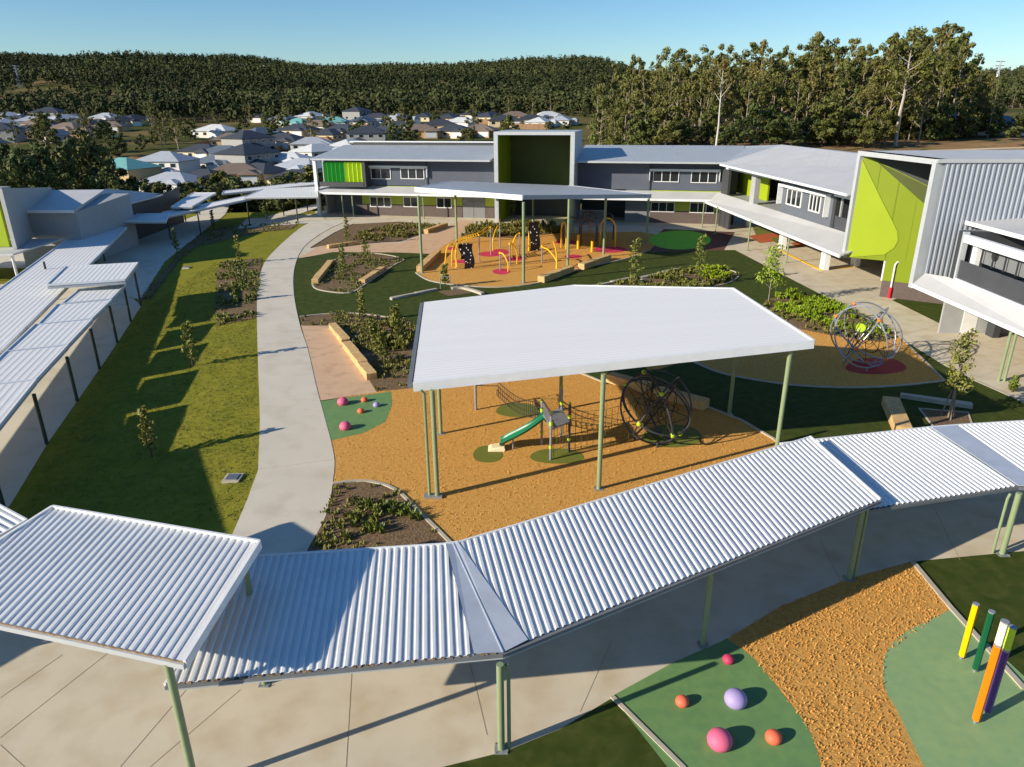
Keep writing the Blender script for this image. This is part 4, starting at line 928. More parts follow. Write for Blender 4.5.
part(RB, 'upper_wall', clad_y, G, (ug(781,200), ug(831.5,225), 3.96, 7.84, -.3, 0)); 
part(RB, 'wall_end', dark_g, G, (ug(831.5,215), ug(834.5,215), 3.96, 7.84, -1.5, .02)); part(RB, 'header_beam', fascia_w, G, (ug(834.5,200), GL, 7.0, 7.84, -.3, .1))
part(RB, 'balustrade', glass_b, G, (ug(834.5,215), GL, 3.96, 5.3, -.15, -.08)); part(RB, 'recess_wall', grey_m, G, (ug(834.5,215), GL, 3.96, 7.7, -3.2, -3.0)); part(RB, 'mullion', grey_l, G, (ug(838.5,215), ug(839.5,215), 5.3, 7.0, -.2, -.05))
for rc, n in (((788,191.5,803,206),3), ((810.5,198,822,212.5),3)):
    u0_, u1_, z0, z1 = G.rect(*rc); z0, z1 = 5.1, 6.75; window(G, RB, u0_, u1_, z0, z1, n, .12)
u0_ = ug(783,190); u1_ = ug(829,208); part(RB, 'window_hood', fascia_w, G, (u0_, u1_, 6.85, 7.1, 0, .6), (u0_-.08, u0_, 5.0, 7.1, 0, .55), (u1_, u1_+.08, 5.0, 7.1, 0, .55))
# stair seen in the open bay
mb = MB(); ua, ub = ug(760,200), ug(779,200)
for i in range(10): G.slab(mb, ua+(ub-ua)*i/10, ua+(ub-ua)*(i+1)/10, 4.4+i*.22, 4.62+i*.22, -3.2, -2.2)
build('stair', mb, grey_m, RB)
mb = MB(); mb.beam(G.pt(ua,5.2,-2.1), G.pt(ub,7.4,-2.1), .06, .06); build('handrail', mb, grey_l, RB)
# long canopy
cf = [P(x, y, 3.25) for x, y in ((700,199.2),(840,255))]; cbk = [(xw(97)-.05,97,4.15), (xw(59.8)-.05,59.8,4.15)]
mb = MB(); mb.hexa([u(cf[0],-.14), u(cf[1],-.14), u(cbk[1],-.14), u(cbk[0],-.14)], [cf[0], cf[1], cbk[1], cbk[0]]); o = build('canopy', mb, roof_far2, RB)
mb = MB(); mb.beam(u(cf[0],-.1), u(cf[1],-.1), .12, .26); build('canopy_gutter', mb, fascia_w, o)
q = F.pt(uR-1.25,3.5,2.6); mb = MB(); mb.add([q, cf[0], cbk[0], F.pt(uR-1.25,4.15,.05)], [(0,1,2,3)]); mb.add([(v[0],v[1],v[2]-.12) for v in mb.v[:4]], [(3,2,1,0)]); build('canopy_corner', mb, roof_far2, RB)
for x, y in ((702,227.5),(715,234),(747.4,250.7),(786,263)):
    p = P(x, y); mb = MB(); mb.tube([(p[0],p[1],0),(p[0],p[1],3.3)], .08, 8); mb.box(p[0]-.14,p[0]+.14,p[1]-.14,p[1]+.14,0,.1); build('post', mb, post_m, RB, smooth=True)
# ground floor piers and floor
for a, b, y in ((745.5,754,227),(780,788,249),(822,834,270),(853,860,267)):
    u_a, u_b = ug(a,y), ug(b,y); d0 = .1 if a < 850 else -2
    p0 = P(a,y); mb = MB(); mb.box(p0[0]+.1, p0[0]+.6, p0[1]-.1, p0[1]+.9, 0, 3.5); build('pier', mb, white_p, RB)
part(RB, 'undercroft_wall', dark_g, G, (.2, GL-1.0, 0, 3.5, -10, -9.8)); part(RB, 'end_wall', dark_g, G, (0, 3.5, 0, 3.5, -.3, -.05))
part(RB, 'sign_board', white_p, G, (ug(812,243), ug(821,247), 2.2, 3.3, -.1, -.04)); part(RB, 'sign_board', mat('sign_pink', srgb(214,60,130), .5, 0, .03), G, (ug(808,241), ug(811.9,243), 2.2, 3.3, -.1, -.04))
mb = MB(); a, b = G.pt(ug(809.2,242),2.75,-.035), G.pt(ug(810.8,242),2.75,-.035); c = lerp(a,b,.5); mb.tube(ring_pts(c, .26, (G.n[0],G.n[1],0), 16), .05, 6, True); build('sign_mark', mb, white_p, RB)
mb = MB(); G.slab(mb, ug(814,244), ug(819,246), 2.72, 2.79, -.04, -.03); G.slab(mb, ug(814,244), ug(818,246), 2.52, 2.58, -.04, -.03); build('sign_lines', mb, mat('sign_ink', srgb(190,90,150), .5), RB)
yl = [P(779,250), P(822,270.5)]; mb = MB(); mb.beam((yl[0][0],yl[0][1],.02),(yl[1][0],yl[1][1],.02), .3, .03); mb.beam(P(833,268.5,.02), P(855,267,.02), .3, .03); struct('painted_line', mb, yel)
sh('rubber_surface', [(748,236),(776,231),(786,240),(760,243)], .02, rub_or); sh('rubber_surface', [(752,226),(772,224),(778,232),(756,235)], .024, rub_o); sh('rubber_surface', [(790,243),(812,239),(820,244),(797,247)], .02, rub_or); sh('rubber_surface', [(771,238),(786,236),(790,241),(776,243)], .024, rub_o)
# ------------------------------------------------------------------ right portal
RP = thing('entry_portal', 'tall lime-lined portal box with a grey frame and ribbed grey side wall on the right', 'portal', (28,55,0))
fl = (27.72,60.0); fr_ = (28.58,50.2); zb_, zt_ = 2.92, 11.42
X2 = 46.0; wy = lambda x: 50.2+(x-28.58)*-.05
vx = np.array([fr_[0]-fl[0], fr_[1]-fl[1]]); vl = np.linalg.norm(vx); vx /= vl; ox = np.array([-vx[1], vx[0]])     # ox points inwards (+x)
if ox[0] < 0: ox = -ox
def fp(s_, z, dep=0): p = np.array(fl)+vx*s_+ox*dep; return (float(p[0]), float(p[1]), z)
def fbox(mb, s0, s1, z0, z1, d0, d1): return mb.hexa([fp(s0,z0,d0), fp(s1,z0,d0), fp(s1,z0,d1), fp(s0,z0,d1)][::1], [fp(s0,z1,d0), fp(s1,z1,d0), fp(s1,z1,d1), fp(s0,z1,d1)])
mb = MB(); fbox(mb, 0, .4, zb_, zt_-.35, 0, 1.2); fbox(mb, vl-.42, vl, zb_-.3, zt_-.35, 0, .7); fbox(mb, 0, vl, zt_-.35, zt_, 0, .9); build('frame', mb, fascia_g, RP)
# diagonal lime wall
dA, dB = (27.95,59.7), (36.6,54.0)
D = Face(dA, dB); dm = D.at(881.5,284)[0]
part(RP, 'lime_wall', lime_d, D, (dm, D.L, 1.35, zt_-.4, -.4, 0)); part(RP, 'brick_base', brown_w, D, (dm, D.L, 0, 1.34, -.4, .04)); part(RP, 'wall_edge', white_p, D, (dm-.12, dm-.005, 1.35, 2.95, -.4, .03))
part(RP, 'lime_wall', lime_d, D, (.05, dm-.01, zb_+.05, zt_-.4, -.4, -.01))
lim = [(861.5,157.5),(872,180),(883,203),(892,220),(897.5,232),(898,241),(894,248),(884.5,254.5),(864,256),(844,257.5)]
mb = MB(); front = []; back = []
for i, (x, y) in enumerate(lim):
    uu, zz = D.at(x, y, .02); k_ = .02+.5*min(1, max(0, uu/3.8))*0+.12; p = D.pt(uu, zz, i*0+.05); front.append(p); back.append(D.pt(uu, zz, .01))
n_ = len(front); mb.add(front+back, [tuple(range(n_-1,-1,-1)), tuple(range(n_,2*n_))]+[(i,(i+1)%n_,(i+1)%n_+n_,i+n_) for i in range(n_)]); build('sunlit_lime_panel', mb, lime, RP)  # brighter lime puts the sunlit part of the wall into the colour
jm = mat('panel_joint', srgb(104,116,18), .6); mb = MB()
for i in range(1,7): uu = D.L*i/7; D.slab(mb, uu-.015, uu+.015, 3.1, zt_-.5, .0, .012)
build('panel_joints', mb, jm, RP)
def dpoly(name, px, m, o0, o1):
    a_ = [D.pt(*D.at(x, y, o1), o1) for x, y in px]; b_ = [D.pt(*D.at(x, y, o1), o0) for x, y in px]; n_ = len(px); mb = MB()
    mb.add(a_+b_, [tuple(range(n_-1,-1,-1)), tuple(range(n_,2*n_))]+[(i,(i+1)%n_,(i+1)%n_+n_,i+n_) for i in range(n_)]); build(name, mb, m, RP)
dpoly('painted_shadow', [(870,157.5),(937,163.5),(933,188)], dark_g, .03, .12)  # dark triangle painting the shade under the portal ceiling
dpoly('painted_shade_band', [(877,162),(932,188.5),(929,208)], olive, .03, .07)  # olive band painting the paler strip of the same shade
mb = MB(); fbox(mb, .42, vl-.44, zt_-.34, zt_-.3, .95, 9.0); build('ceiling', mb, dark_g, RP)
mb = MB(); mb.hexa([(28.6,50.2,zt_-.05),(X2,wy(X2),zt_-.05),(X2,60,zt_-.05),(27.9,60,zt_-.05)], [(28.6,50.2,zt_),(X2,wy(X2),zt_),(X2,60,zt_),(27.9,60,zt_)]); build('roof', mb, roof_far2, RP)
# ribbed side wall facing the camera
mb = MB(); st = [];  x = 29.15
prof = []
while x < X2:
    for dx_, h in ((0,0),(.14,0),(.18,.06),(.30,.06)): prof.append((x+dx_, h))
    x += .34
for i, (x, h) in enumerate(prof): mb.v += [(x, wy(x)-h, 3.0), (x, wy(x)-h, zt_-.22)]
mb.f = [(2*i, 2*i+2, 2*i+3, 2*i+1) for i in range(len(prof)-1)]; mb.m = [0]*len(mb.f)
mb.add([(28.9,50.35,2.98),(X2,wy(X2)+.15,2.98),(X2,wy(X2)+.15,zt_-.06),(28.9,50.35,zt_-.06)], [(0,1,2,3)]); build('ribbed_wall', mb, mat('wall_zinc', srgb(150,156,166), .45, .15, .05, .6), RP)
mb = MB(); mb.beam((28.6,50.15,zt_-.1), (X2,wy(X2)-.05,zt_-.1), .2, .24); build('parapet_cap', mb, fascia_g, RP)
pp = P(889,298); t = thing('downpipe', 'white vertical pipe with a red foot standing against the lime wall', 'pipe', pp)
mb = MB(); mb.tube([(pp[0],pp[1],.9),(pp[0],pp[1],2.75),(pp[0]+.12,pp[1],2.95),(pp[0]+.6,pp[1]+.1,3.0)], .07, 10); build('pipe', mb, white_p, t, smooth=True); mb = MB(); mb.tube([(pp[0],pp[1],0),(pp[0],pp[1],.9)], .13, 10); build('foot', mb, mat('pipe_red', srgb(200,30,44), .4), t, smooth=True)
mb = MB(); mb.box(pp[0]+.4, pp[0]+.8, pp[1]+.35, pp[1]+.7, 0, 1.5); tag(build('utility_box', mb, brown_w), 'dark brown box on the turf behind the red-footed pipe', 'box')
# ------------------------------------------------------------------ second right-hand building
H2 = Face((29.55,47.7), (29.0-.0,36.0)); 
h0 = (29.6,47.75); h1 = (29.15,34.0); H2 = Face(h0, h1)
SB = thing('school_building', 'nearer classroom block at the right edge, dark glazed upper floor over a white canopy', 'school', (30,42,0))
part(SB, 'upper_wall', dark_g, H2, (0, .55, 3.95, 7.1, -10, 0)); part(SB, 'end_pier', fascia_g, H2, (.56, .75, 3.95, 7.1, -.3, .06))
part(SB, 'header_beam', fascia_w, H2, (.76, 13, 6.45, 6.95, -.3, .05)); part(SB, 'sill_beam', fascia_w, H2, (.76, 13, 3.95, 4.1, -.3, .1))
part(SB, 'balustrade', glass_b, H2, (.8, 13, 4.1, 5.3, -.1, -.02)); part(SB, 'rear_panel', grey_m, H2, (.8, 13, 5.3, 6.45, -.9, -.8)); part(SB, 'inner_pier', white_p, H2, (1.2, 1.75, 4.1, 6.45, -.7, -.4))
part(SB, 'slats', dark_g, H2, *[(.9+i*1.2, .93+i*1.2, 5.3, 6.45, -.6, -.5) for i in range(8)])
c = H2.pt(3.1,6.0,-.75); mb = MB(); mb.tube([c, (c[0]-.03,c[1],c[2])], .32, 20); build('round_vent', mb, black_m, SB)
part(SB, 'side_wall', grey_l, H2, (-.2, -.02, 0, 7.1, -14, -.1))
mb = MB(); rA, rB_ = P(965.5,221.5,7.3), P(1060,246,7.3); mb.hexa([u(rA,-.2), u(rB_,-.2), (45,34,8.0), (44,50,8.0)], [rA, rB_, (45,34,8.2), (44,50,8.2)]); build('roof', mb, roof_far2, SB)
mb = MB(); mb.beam(u(rA,-.06), u(rB_,-.06), .14, .26); build('gutter', mb, fascia_w, SB)
cf = [P(912.5,284,3.15), P(1060,348,3.1)]; cb_ = [(H2.pt(-.1,3.95,.02)), H2.pt(13.5,3.95,.02)]; cl = (29.3,50.15,3.7)
mb = MB(); top = [cf[0], cf[1], cb_[1], cb_[0], cl]; mb.prism(top, .14); o = build('canopy', mb, roof_far2, SB)
mb = MB(); mb.beam(u(cf[0],-.08), u(cf[1],-.08), .14, .26); build('canopy_gutter', mb, fascia_w, o)
for p in ((1001.3,381),): 
    q = P(*p); top = 2.95
    for dx_ in (-.16,.16):
        mb = MB(); mb.tube([(q[0]+dx_,q[1],0),(q[0]+dx_,q[1],top)], .085, 10); build('post', mb, post_m, SB, smooth=True)
p0 = P(955,331); mb = MB(); mb.box(p0[0], p0[0]+1.0, p0[1]-.6, p0[1]-.1, 0, 3.6); build('pier', mb, white_p, SB); mb = MB(); mb.box(p0[0]-.55, p0[0]-.1, p0[1]-.5, p0[1]+.2, 0, 1.5); build('brick_stub', mb, brown_w, SB)
mb = MB(); mb.box(33.2, 44, 47.3, 47.5, 0, 3.5); mb.box(36, 36.3, 30, 47.2, 0, 3.6); build('undercroft_wall', mb, grey_m, SB); mb = MB(); mb.box(29.9, 44, 33, 47.6, 3.55, 3.9); build('floor_slab', mb, grey_l, SB)
mb = MB(); mb.box(32.7, 33.15, 46.6, 47.4, 0, 3.5); build('pier', mb, dark_g, SB)
# walkway roof far behind on the right
t = thing('covered_walkway', 'white walkway roof on thin posts on the bank beyond the ribbed wall at far right', 'walkway', (78,110,2))
q = [PY(x, y, 100+i) for i, (x, y) in enumerate(((1000,157),(1075,166),(1075,157),(1001,152.5)))]
zq = q[0][2]; mb = MB(); mb.prism([(q[0][0],96,zq),(q[0][0]+22,94,zq),(q[0][0]+23,100,zq+.5),(q[0][0]+.3,102,zq+.5)], .25); build('roof_sheet', mb, roof_far2, t)
for x_, y_ in ((q[0][0]+.3,96.3),(q[0][0]+.6,101.5),(q[0][0]+11,96)): mb = MB(); mb.tube([(x_,y_,-.2),(x_,y_,zq-.1)], .1, 8); build('post', mb, post_m, t, smooth=True)
# ------------------------------------------------------------------ left building and its canopies
LBd = thing('school_building', 'pale grey left-hand block with a lime boxed portal and blue-shaded metal roofs', 'school', (-55,75,-.5))
z0 = -.5
def qpoly(name, pts, m, th, t):
    mb = MB(); mb.prism(pts, th); return build(name, mb, m, t)
e1 = [P(18,211,5.2), P(74,211,5.2)]; r1_ = [PY(106,189.5,e1[1][1]+13), PY(50,190,e1[0][1]+13)]
qpoly('roof', [e1[0], e1[1], r1_[0], r1_[1]], roof_far2, .2, LBd)
mb = MB(); mb.hexa([(e1[0][0]-1,e1[0][1]+.6,z0),(e1[1][0]-.2,e1[1][1]+.6,z0),(e1[1][0]-.2,e1[1][1]+12,z0),(e1[0][0]-1,e1[0][1]+12,z0)], [(e1[0][0]-1,e1[0][1]+.6,5),(e1[1][0]-.2,e1[1][1]+.6,5),(e1[1][0]-.2,e1[1][1]+12,5.6),(e1[0][0]-1,e1[0][1]+12,5.6)]); build('wall', mb, grey_l, LBd)
mb = MB(); mb.beam(u(e1[0],-.05), u(e1[1],-.05), .15, .3); build('gutter', mb, fascia_w, LBd)
e2 = [P(78,216,4.2), P(160,195,4.4)]; 
qpoly('roof', [(e1[1][0]+.1,e1[1][1],5.35), e2[0], e2[1], PY(163,193.8,e2[1][1]+3), (r1_[0][0],r1_[0][1],r1_[0][2]+.1)], roof_far2, .2, LBd)
mb = MB(); a, b = e2; mb.hexa([(a[0],a[1]+1,z0),(b[0]-1,b[1]-.5,z0),(b[0]-1,b[1]+8,z0),(a[0],a[1]+9,z0)], [(a[0],a[1]+1,4.1),(b[0]-1,b[1]-.5,4.3),(b[0]-1,b[1]+8,4.4),(a[0],a[1]+9,4.2)]); build('wall', mb, dark_g, LBd)
LPt = thing('entry_portal', 'pale portal box with a lime inner wall at the left edge', 'portal', P(5,255,0))
x_, y_ = P(14,248,1.6)[:2]; zt2 = 7.0
b0_ = P(15,249,2.5); ztp = PV(1,188.5, b0_[0], b0_[1], b0_[0]+1, b0_[1]-.1)[2]
bk = r1_[1]; mb = MB(); mb.hexa([(b0_[0]-.2,b0_[1],2.5),(b0_[0]+.2,b0_[1],2.5),(bk[0]+.3,bk[1],2.5),(bk[0]-.1,bk[1]+.3,2.5)], [(b0_[0]-.2,b0_[1],ztp),(b0_[0]+.2,b0_[1],ztp),(bk[0]+.3,bk[1],bk[2]+.25),(bk[0]-.1,bk[1]+.3,bk[2]+.25)]); build('side_wall', mb, grey_l, LPt)
mb = MB(); mb.box(b0_[0]-12, b0_[0]-1.3, b0_[1]+1.2, b0_[1]+1.5, 2.5, ztp-.3); build('lime_wall', mb, lime, LPt); mb = MB(); mb.box(b0_[0]-12, b0_[0]-.3, b0_[1]-.1, b0_[1]+2, ztp-.3, ztp); build('frame', mb, grey_l, LPt)
mb = MB(); mb.hexa([(b0_[0]-14,b0_[1]-3,2.3),(b0_[0]+1.2,b0_[1]-2.2,2.3),(b0_[0]+1.0,b0_[1]+6,2.3),(b0_[0]-14,b0_[1]+6,2.3)], [(b0_[0]-14,b0_[1]-3,2.45),(b0_[0]+1.2,b0_[1]-2.2,2.45),(b0_[0]+1.0,b0_[1]+6,2.45),(b0_[0]-14,b0_[1]+6,2.45)]); build('canopy', mb, roof_far2, LPt)
for dx_, dy_ in ((.8,-1.8),(-6,-2.2)): mb = MB(); mb.tube([(b0_[0]+dx_,b0_[1]+dy_,z0),(b0_[0]+dx_,b0_[1]+dy_,2.3)], .12, 8); build('post', mb, white_p, LPt, smooth=True)
mb = MB(); mb.add([P(-60,268,z0+.02), P(48,268,z0+.02), P(42,282,z0+.02), P(0,284,z0+.02), P(-60,290,z0+.02)], [(0,1,2,3,4)]); struct('lawn_strip', mb, lawn_m)
# long white roof beside it
def flat_canopy(label, px, z, posts=(), m=roof_white, pz=None, ribs=.35, gz_=None, th=.22, mp=dgreen_m, name='covered_walkway'):
    """px: outline as seen; z: height of each corner"""
    pts = [P(x, y, zz) for (x, y), zz in zip(px, z)]; pl = plane3(pts[0], pts[1], pts[2]); pts = pts[:3]+[PP(x, y, pl) for x, y in px[3:]]
    t = thing(name, label, 'walkway', (pts[0][0], pts[0][1], pts[0][2]-3))
    d = (pts[2][0]-pts[1][0], pts[2][1]-pts[1][1])
    ribbed('roof_sheet', pts, pl, d, ribs, .009, m, t)
    mb = MB(); mb.prism([u(p,-.01) for p in pts], th); build('roof_frame', mb, fascia_g, t)
    for a, b in zip(pts, pts[1:]+pts[:1]): edge_beam(t, a, b, .07, .14, -.0, fascia_w, 'fascia')
    for q in posts:
        g = q[2] if len(q) > 2 else z0; w_ = P(q[0], q[1], g) if g is not None else PG(q[0], q[1])
        mb = MB(); mb.tube([w_, (w_[0],w_[1],max(w_[2]+.5, zp(pl,w_[0],w_[1])-.15))], .09, 8); build('post', mb, mp, t, smooth=True)
    return t, pts, pl
flat_canopy('long wide white roof strip running down beside the left building', [(-330,530),(-180,530),(127,227.5),(83,228)], [2.2,2.2,2.2,2.2], [(105,262),(112,255),(121,250)])
steps = [[(-8,440),(36,380),(68,345.5),(0,352)], ]
zc = 1.65
P_ = lambda x, y, z=zc: (x, y)
# stepped canopies, nearest last; each has its right-hand post
flat_canopy('highest white stepped canopy, farthest of the left-hand flight', [(47,285),(125,280),(138,263),(66,267)], [3.0]*4, [(141,306),(53,300,-.5)], th=.3)
can = [([(62,304),(111,299.5),(126,284),(79,290)], (131,321.7), 'second white stepped canopy from the far end of the left-hand flight'),
       ([(38,325),(92,319),(111.5,300),(57,305)], (117.3,342.6), 'third white stepped canopy from the far end of the left-hand flight'),
       ([(6,352),(68,345),(92.3,319.5),(35,325)], (99.6,368.7), 'fourth white stepped canopy from the far end of the left-hand flight'),
       ([(-30,388),(36,380),(68,345.5),(6,352)], (77.4,401), 'fifth white stepped canopy from the far end of the left-hand flight'),
       ([(-95,450),(-12,440),(36,380.5),(-32,388)], (47,444), 'nearest white stepped canopy of the left-hand flight, cut by the left edge'),
       ([(-250,560),(-85,520),(-12,440.5),(-95,450)], (5,512), 'white canopy just beyond the left edge, continuing the stepped flight')]
for k_, (px, pp_, l) in enumerate(can):
    flat_canopy(l, px, [2.24,2.20,2.36,2.40], [pp_])
t_, _, _ = flat_canopy('white link canopy between the left building and the walkway', [(59,223),(86,224),(93,216.5),(66,218)], [2.5]*4, [(63,240)])
flat_canopy('grey-white walkway roof in front of the shaded left roofs', [(84,221.5),(166,221.5),(169,213.5),(95,214.5)], [2.7]*4, [(130,247,-.5),(95,262,-.5)])
flat_canopy('long pale walkway roof swinging right towards the classroom block', [(165,217),(252,198.5),(246,196),(162,212.5)], [2.6,3.0,3.0,2.6], [(171,240,None),(201,235,None)])
flat_canopy('short sloping grey walkway roof behind the long pale one', [(171,207),(192,206.5),(216,193),(193,193)], [3.2]*4, [(186,222,None),(200,215,None)])
flat_canopy('thin white walkway roof farthest back, left of the coloured fins', [(222,194),(317,184.5),(315,181),(224,191)], [3.0]*4, [(217,203,None),(280,200,None),(300,198,None)])
flat_canopy('grey walkway roof joining the left corner of the classroom block', [(243,197.5),(318,196.5),(317,187),(262,189.5)], [3.3,3.3,3.7,3.7], [(250,226,None),(267,219,None),(298,222,None),(284,216,None),(308,213,None)])
# ------------------------------------------------------------------ vegetation
def leaf_quads(mb, centres, n, spread, size, rng=RNG, flat=.75, up=0.0):
    for c in centres:
        v = rng.normal(size=(n,3)); v /= np.linalg.norm(v, axis=1)[:,None]; r = spread*(rng.random(n)**.45)
        p = np.array(c)[None,:3] + v*r[:,None]*np.array([1,1,flat])
        nrm = v + rng.normal(size=(n,3))*.45; nrm /= np.linalg.norm(nrm, axis=1)[:,None]
        a = np.cross(nrm, rng.normal(size=(n,3))); a /= np.linalg.norm(a, axis=1)[:,None]; b = np.cross(nrm, a)
        s = size*(.6+.8*rng.random(n))[:,None]; a = a*s; b = b*s*.45
        for i in range(n):
            k = len(mb.v); q = p[i]; mb.v += [tuple(q-a[i]), tuple(q+b[i]), tuple(q+a[i]), tuple(q-b[i])]; mb.f.append((k,k+1,k+2,k+3)); mb.m.append(0)
def gum(loc, h, cr, seed, lab, leaf=leaf_gum, bark=bark_p, trunk_frac=.45, clumps=26, per=70, leaf_s=.42, name='gum_tree', cat='tree', group=None, r0=None):
    rng = np.random.default_rng(seed); t = thing(name, lab, cat, loc, group); x, y, z = loc
    mb = MB(); r0 = r0 or h*.013+.05; lean = rng.normal(size=2)*h*.03
    tp = [np.array([x+lean[0]*s**1.5+rng.normal()*h*.006, y+lean[1]*s**1.5, z-.3+h*.86*s]) for s in np.linspace(0,1,7)]
    mb.tube(tp, [r0*(1-.85*s) for s in np.linspace(0,1,7)], 7)
    cs = []
    nb = max(5, clumps//3)
    for i in range(nb):
        s = trunk_frac+(1-trunk_frac)*.9*(i+.5)/nb; k = min(5, int(s*6)); st = tp[k]+(tp[k+1]-tp[k])*(s*6-k)
        g = i*2.4+rng.random(); prof = sin(pi*min(1, (s-trunk_frac)/(1-trunk_frac)*.75+.22)); l = cr*(.5+.6*rng.random())*prof
        e = st+np.array([cos(g)*l, sin(g)*l, h*(.06+.10*rng.random())]); m_ = st+(e-st)*.5+np.array([0,0,-l*.06])
        rr = r0*(1-.85*s); mb.tube([st, m_, e], [rr*.6, rr*.4, rr*.12], 5)
        cs.append(e); 
        for j in range(2): cs.append(st+(e-st)*(.45+.4*rng.random())+rng.normal(size=3)*np.array([1,1,.6])*cr*.22)
    cs.append(tp[-1]+np.array([0,0,h*.06]))
    build('trunk', mb, bark, t, smooth=True)
    mb = MB()
    for c in cs:
        leaf_quads(mb, [c], per, cr*(.15+.24*rng.random()**1.5), leaf_s, rng)
    build('crown', mb, leaf, t); return t
# protos
def proto_set(args_list): return [gum((0,0,0), *a, **k) for a, k in args_list]
gums = [gum((0,0,0), 24, 5.0, s, 'proto', [leaf_gum, leaf_gum2][s % 2], trunk_frac=.14+.09*(s % 3), clumps=[26,36,30][s % 3], per=[64,50,58][s % 3], leaf_s=.42) for s in range(7)]
bushy = [gum((0,0,0), 10, 3.6, 20+s, 'proto', [leaf_dk, leaf_gum][s % 2], bark_d, trunk_frac=.12, clumps=34, per=70, leaf_s=.36, name='bushy_tree') for s in range(5)]
used = set()
def put(proto, loc, h, rz, lab, group, sx=1.0, cat='tree'):
    o = proto if proto not in used else copy_tree(proto); used.add(proto)
    h0 = 24 if proto in gums else 10
    s = h/h0; o.location = loc; o.rotation_euler = (0,0,rz); o.scale = (s*sx, s*sx, s); o['label'] = lab; o['category'] = cat
    if group: o['group'] = group
    elif 'group' in o: del o['group']
    return o
def sky_top(px): return float(np.interp(px, [560,590,610,640,660,700,740,780,800,830,860,880,900,925,945,960,975,990,1010], [78,66,58,48,46,44,36,40,30,32,42,30,22,18,26,44,56,62,92]))
FG = 'gum trees of the tall wood behind the classroom blocks'
rnd = random.Random(5)
# tall wood: rows from far to near
fl_ = 'tall grey-green gum tree packed among others in the wood behind the classroom blocks'
for row, (dd, n, drop) in enumerate(((255,32,12),(232,34,6),(212,34,14),(196,30,26))):
    for i in range(n):
        px = 596+(992-596)*(i+.5)/n + rnd.uniform(-5,5); Y = dd+rnd.uniform(-7,7)+(12 if px > 930 else 0)+max(0,(640-px))*.9
        x = (px-CX)/CF*(Y*cos(TILT)+5); z = terrain(x, Y); top = PY(px, sky_top(px)+abs(rnd.gauss(0,1))*drop*1.1+rnd.choice((0,0,4,12,20))+ (row == 3)*8, Y)[2]
        put(gums[rnd.randrange(7)], (x, Y, z-.2), max(7, (top-z)*1.07), rnd.uniform(0,6.28), fl_, FG, rnd.uniform(.7,1.25)*(.85 if row else 1))
UG = 'low bushy trees along the front edge of the tall wood'
for i in range(44):
    px = 585+(990-585)*(i+.5)/44+rnd.uniform(-4,4); Y = rnd.uniform(176,190)+max(0,(640-px))*.9; Y = Y+(22 if px > 880 else 0); x = (px-CX)/CF*(Y*cos(TILT)+5); z = terrain(x, Y)
    put(bushy[rnd.randrange(5)], (x, Y, z-.2), rnd.uniform(5,12), rnd.uniform(0,6.28), 'low bushy olive tree at the front edge of the tall wood', UG, 1.1)
def lone(px, py, toppy, lab, protos, d=None, sx=1.0):
    q = march(px, py) if d is None else (lambda x: (x, d, terrain(x, d)))((px-CX)/CF*(d*cos(TILT)+5))
    h = PY(px, toppy, q[1])[2]-q[2]; return put(protos[rnd.randrange(len(protos))], q, max(1.5, h), rnd.uniform(0,6.28), lab, None, sx)
wt = gum((0,0,0), 24, 4.6, 91, 'proto', leaf_gum2, mat('white_bark', (.55,.52,.47), .85, 0, .1, 2), trunk_frac=.55, clumps=26, per=36, leaf_s=.42, r0=.34)
x = (716-CX)/CF*(174*cos(TILT)+5); wt.location = (x, 174, terrain(x,174)); wt['label'] = 'bare-stemmed white gum standing clear in front of the wood, above the classroom roof'; wt.scale = (.8,.8,.85)
wt2 = gum((0,0,0), 24, 6.0, 95, 'proto', leaf_gum, mat('pale_bark', (.42,.37,.31), .85, 0, .15, 2), trunk_frac=.45, clumps=40, per=56, leaf_s=.42, r0=.42)
x = (893-CX)/CF*(186*cos(TILT)+5); wt2.location = (x, 186, terrain(x,186)-.3); s_ = (PY(893,20,186)[2]-terrain(x,186))/24.; wt2.scale = (s_,s_,s_); wt2['label'] = 'tallest spreading gum with pale forked trunk, above the lime portal at right'
# dark trees at left
G3 = 'dark trees massed behind the left building'
for i, (px, tp_, d) in enumerate(((-30,140,128),(-8,142,122),(12,136,130),(30,140,118),(46,138,134),(60,150,120),(72,146,128),(84,130,140),(92,128,150),(100,136,132),(112,160,122),(20,158,108),(48,165,110),(75,168,112),(98,172,114),(-14,160,106),(120,176,118),(134,172,150),(147,174,140),(160,178,128),(172,180,134),(186,178,150),(118,150,160),(5,148,145),(38,146,150),(66,142,152))):
    x = (px-CX)/CF*(d*cos(TILT)+5); z = terrain(x, d); h = PY(px, tp_, d)[2]-z
    put(bushy[i % 5], (x, d, z-.3), h, i*1.7, 'dark green tree in the clump behind the left building', G3, .8 if h > 9 else 1.0)
G4 = 'bushes between the walkways and the houses'
for i, (px, tp_, d) in enumerate(((205,172,130),(216,168,136),(228,166,132),(240,172,128),(222,178,124),(252,176,126),(262,176,134),(272,180,124),(284,172,130),(296,166,134),(306,172,126),(312,160,140),(200,184,122),(190,188,120),(176,190,122),(214,186,120))):
    x = (px-CX)/CF*(d*cos(TILT)+5); z = terrain(x, d); h = PY(px, tp_, d)[2]-z
    put(bushy[(i*3) % 5], (x, d, z-.3), max(2, h), i*1.3, 'green bush tree in the belt between the walkways and the houses', G4, 1.25)
